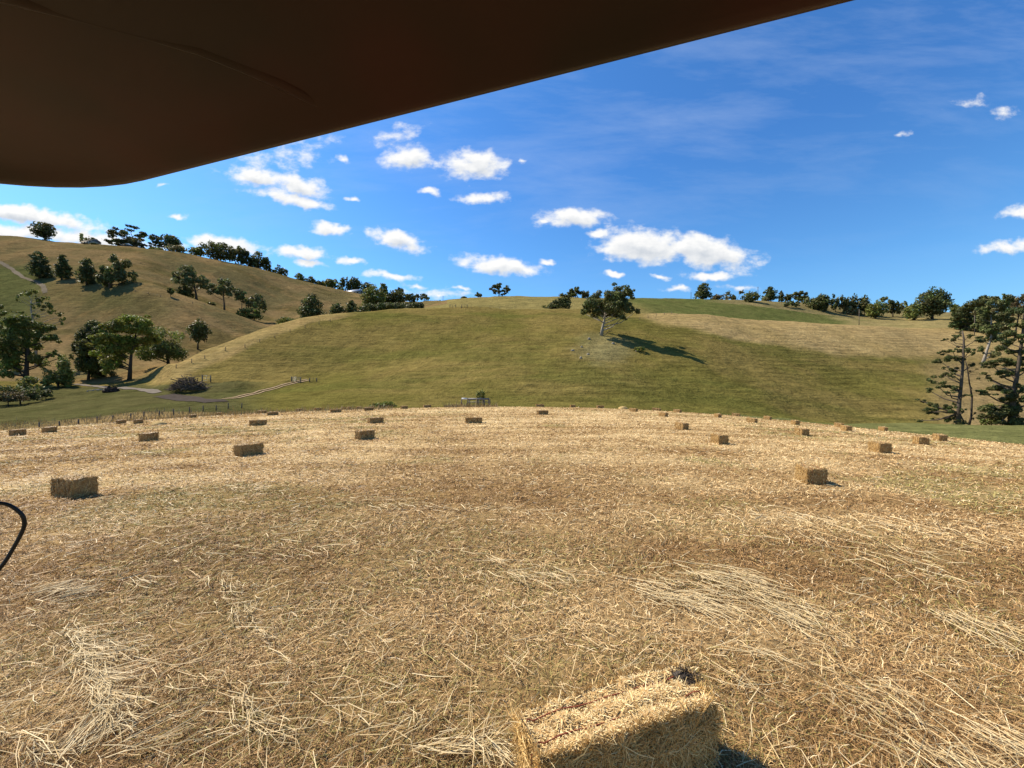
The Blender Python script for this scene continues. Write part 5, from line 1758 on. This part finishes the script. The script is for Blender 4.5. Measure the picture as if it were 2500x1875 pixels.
# ------------------------------------------------------------------ houses, tanks, poles
def house(name, label, px, d, w, dep, h, roof_h, rot, wall, roof, nwin=3, dz=0.0, chimney=False, cat='house'):
    p = at(px, d)
    root = empty(name, p + np.array([0, 0, dz]), label, cat)
    root.rotation_euler = (0, 0, rot)
    MB().box((0, 0, h / 2 - .5), (w, dep, h + 1)).build('wall', wall, root)
    e = .5
    V = [(-w / 2 - e, -dep / 2 - e, h - .05), (w / 2 + e, -dep / 2 - e, h - .05), (w / 2 + e, dep / 2 + e, h - .05), (-w / 2 - e, dep / 2 + e, h - .05), (-w / 2 - e, 0, h + roof_h), (w / 2 + e, 0, h + roof_h),
         (-w / 2 - e, -dep / 2 - e, h + .1), (w / 2 + e, -dep / 2 - e, h + .1), (w / 2 + e, dep / 2 + e, h + .1), (-w / 2 - e, dep / 2 + e, h + .1)]
    rf = MB().add(V, [(0, 1, 7, 6), (2, 3, 9, 8), (6, 7, 5, 4), (8, 9, 4, 5), (0, 3, 2, 1)], [(1, 2, 8), (1, 8, 7), (7, 8, 5), (3, 0, 6), (3, 6, 9), (9, 6, 4)]).build('roof', roof, root)
    for i in range(nwin):
        x = -w / 2 + w * (i + .5) / nwin
        MB().box((x, -dep / 2 - .02, h * .55), (w / nwin * .45, .08, h * .42)).build('window', M_GLASS, root)
    if chimney:
        MB().box((-w * .3, 0, h + roof_h), (.9, .9, 2.2)).build('chimney', wall, rf)
    return root


house('farmhouse', 'low grey roofed house on the left skyline beside a pale chimney like tree', 221, dF(221) - 5, 15, 7, 3.0, 2.4, -.25, M_WALL, M_GREYROOF, 4, -.5)
house('farmhouse', 'small house with a bright white roof under the open cedar', 308, dF(308) - 7, 8.5, 5, 1.8, 1.2, -.35, M_TIMBER, M_WHITE, 3, -.6)
house('farm_shed', 'long shed with a blue grey roof among the skyline trees', 862, dF(862) + 0, 21, 7, 3.2, 3.2, -.18, M_WALL, M_BLUEROOF, 5, .6, cat='shed')
house('small_shed', 'tiny white roofed shed behind the big dark gum on the valley floor', 76, 146, 2.6, 2.2, 1.2, .8, .1, M_ROCK, M_WHITE, 1, 0, cat='shed')


def tank(label, px, d, r, h, mat, dz=0.0):
    p = at(px, d)
    root = empty('water_tank', p + np.array([0, 0, dz]), label, 'tank')
    MB().tube([(0, 0, -.4), (0, 0, h)], r, 16).build('shell', mat, root)
    MB().tube([(0, 0, h), (0, 0, h + .25 * r)], [r * 1.02, .1], 16).build('lid', mat, root)


tank('tiny white tank on the ground under the open cedar', 340, dF(340) - 12, 1.0, 1.2, M_WHITE)
tank('round white tank at the end of the distant hedge', 1069, 440, 1.9, 3.4, M_WHITE, 1.5)
p_ = at(199, dF(199) + 2)
o = empty('pale_tree', p_, 'pale bare column shaped tree at the left of the grey roofed house', 'tree', GR_L)
Vp, Qp, Tp = leaf_cloud([(0, 0, 4 + i * 1.3) for i in range(6)], [(1.3, 1.1, 1.2)] * 6, 260, 1.3, 'grey', np.random.default_rng(3))
mesh_np('crown', Vp, Qp, M_LEAF, o, np.clip(Tp * 2.4, 0, 1))
MB().tube([(0, 0, -.4), (0, 0, 9)], [.35, .1], 6).build('trunk', M_BARKP, o)


def pole(label, px, ytop, ybase, d=None, r=.16, arm=True):
    d = d or hit(px, ybase, 150)
    p = at(px, d)
    h = HC + (HY - ytop) / FPX * d - p[2]
    root = empty('utility_pole', p, label, 'pole', 'timber utility poles')
    MB().tube([(0, 0, -.6), (h * .015, 0, h)], [r * 1.2, r], 7).build('shaft', M_TIMBER, root)
    if arm:
        MB().box((h * .014, 0, h * .94), (1.8, .12, .14)).build('crossarm', M_TIMBER, root)


pole('thin pole left of the lone pine on the right skyline', 1687, 714, 732, dF(1687) - 2, .2)
pole('tall pole standing against the sky right of the leaning bare tree', 1850, 700, 735, dF(1850) + 2, .22)
pole('field pole at the top of the tan paddock, left of the big cypress', 2097, 755, 802, 276, .17, False)
pole('faint far pole on the skyline left of the hilltop trees', 1081, 722, 742, 478, .2)
pole('pale slanting pole in front of the layered dark cypress', 2379, 764, 822, 245, .16, False)

# ------------------------------------------------------------------ tractor canopy and cable
ZU = HC + 0.60


def canopy():
    e = np.array([1.557, -.502])
    e /= np.linalg.norm(e)
    b = np.array([-e[1] * -1, -e[0]]) if False else np.array([e[1], -e[0]])     # backwards
    S = np.array([-1.04, 1.096])        # where the straight front edge starts
    Rr = .80
    Wd, Dp = 2.45 + Rr, 2.1
    O = S - e * Rr                       # virtual front-left corner

    def outline(t, n=18):
        """rounded rectangle shrunk by t"""
        w, h, r = Wd - 2 * t, Dp - 2 * t, max(.05, Rr - t)
        pts = []
        for (cx, cy, a0) in [(t + r, t + r, 180), (t + r + w - 2 * r, t + r, 270), (t + w - r, t + h - r, 0), (t + r, t + h - r, 90)]:
            for k in range(n):
                a = rad(a0 + 90 * k / (n - 1))
                pts.append((cx + r * math.cos(a), cy + r * math.sin(a)))
        # dense along the straight front edge as well
        return np.array([O + e * p[0] + b * p[1] for p in pts])
    rings = [(t_ - .012, z_) for t_, z_ in [(.60, .150), (.35, .145), (.12, .120), (.035, .085), (.0, .045), (.002, .012), (.010, .0), (.024, -.002), (.040, .003), (.058, .016), (.10, .030), (.22, .046), (.34, .052), (.40, .060), (.46, .062), (.62, .066)]]
    V, Q = [], []
    n = 72
    for t, z in rings:
        for p in outline(t):
            V.append((p[0], p[1], ZU + z))
    for a in range(len(rings) - 1):
        for k_ in range(n):
            k2 = (k_ + 1) % n
            Q.append((a * n + k_, a * n + k2, (a + 1) * n + k2, (a + 1) * n + k_))
    V.append((*np.mean(outline(.6), 0), ZU + .155))
    V.append((*np.mean(outline(.6), 0), ZU + .070))
    T = []
    for k_ in range(n):
        k2 = (k_ + 1) % n
        T.append((k2, k_, len(V) - 2))
        a = (len(rings) - 1) * n
        T.append((a + k_, a + k2, len(V) - 1))
    m, g, bs = new_mat('canopy_underside')
    tc = g.n('ShaderNodeTexCoord')
    n1 = g.noise(tc.outputs['Object'], 2.6, 2, 0.5)
    c = g.mix(g.maprange(n1, .35, .68), (.0150, .0080, .0054), (.0330, .0080, .0062))
    g.link(c, bs.inputs['Base Color'])
    bs.inputs['Roughness'].default_value = .42
    bs.inputs['Specular IOR Level'].default_value = .25
    root = mesh_np('tractor_canopy', V, [np.array(Q), np.array(T)], m, None, smooth=True)
    tag(root, 'dark red brown moulded tractor canopy hanging over the top left of the picture', 'canopy')

    # moulded ribs pressed into the underside: read from the photograph, on the underside's own height
    def under(px, py, dz=.05):
        d = (ZU + dz - HC) * FPX / (HY - py)
        return np.array([(px - CX) / FPX * d, d, ZU + dz])
    ribA = [under(x, y, z) for x, y, z in [(-120, -50, .064), (60, -5, .066), (210, 35, .066), (360, 75, .064), (480, 108, .060), (590, 150, .055), (690, 192, .048), (770, 235, .040), (830, 272, .034), (862, 292, .033)]]
    MB().tube(ribA, [.016, .016, .016, .017, .018, .020, .022, .022, .016, .003], 8).build('moulded_rib', m, root, smooth=True)
    slot = [under(x, y, z) for x, y, z in [(1580, -30, .062), (1625, 5, .056), (1655, 32, .048), (1672, 46, .044)]]
    MB().tube(slot, [.010, .012, .012, .009], 8).build('mounting_slot', M_RUBBER, root, smooth=True)


canopy()


def cable():
    d = .62
    P = [(-150, 1290), (-60, 1236), (0, 1228), (26, 1235), (45, 1248), (58, 1264), (60, 1280), (54, 1298), (44, 1318), (28, 1346), (8, 1378), (-30, 1420), (-90, 1470)]
    pts = np.array([((x - CX) / FPX * d, d, HC + (HY - y) / FPX * d) for x, y in P])
    t = np.arange(len(pts))
    tq = np.linspace(0, len(pts) - 1, 60)
    sm = np.stack([pchip(t, pts[:, k], tq) for k in range(3)], -1)
    for _ in range(3):
        sm[1:-1] = (sm[:-2] + sm[1:-1] * 2 + sm[2:]) / 4
    bow = 1 + .05 * np.sin(np.linspace(0, 3, 60))        # bows away along the sight lines
    sm = (sm - np.array([0, 0, HC])) * bow[:, None] + np.array([0, 0, HC])
    o = MB().tube(sm, .0028, 10).build('cable', M_RUBBER, None, smooth=True)
    tag(o, 'black cable looping into the picture at the left edge', 'cable')


cable()
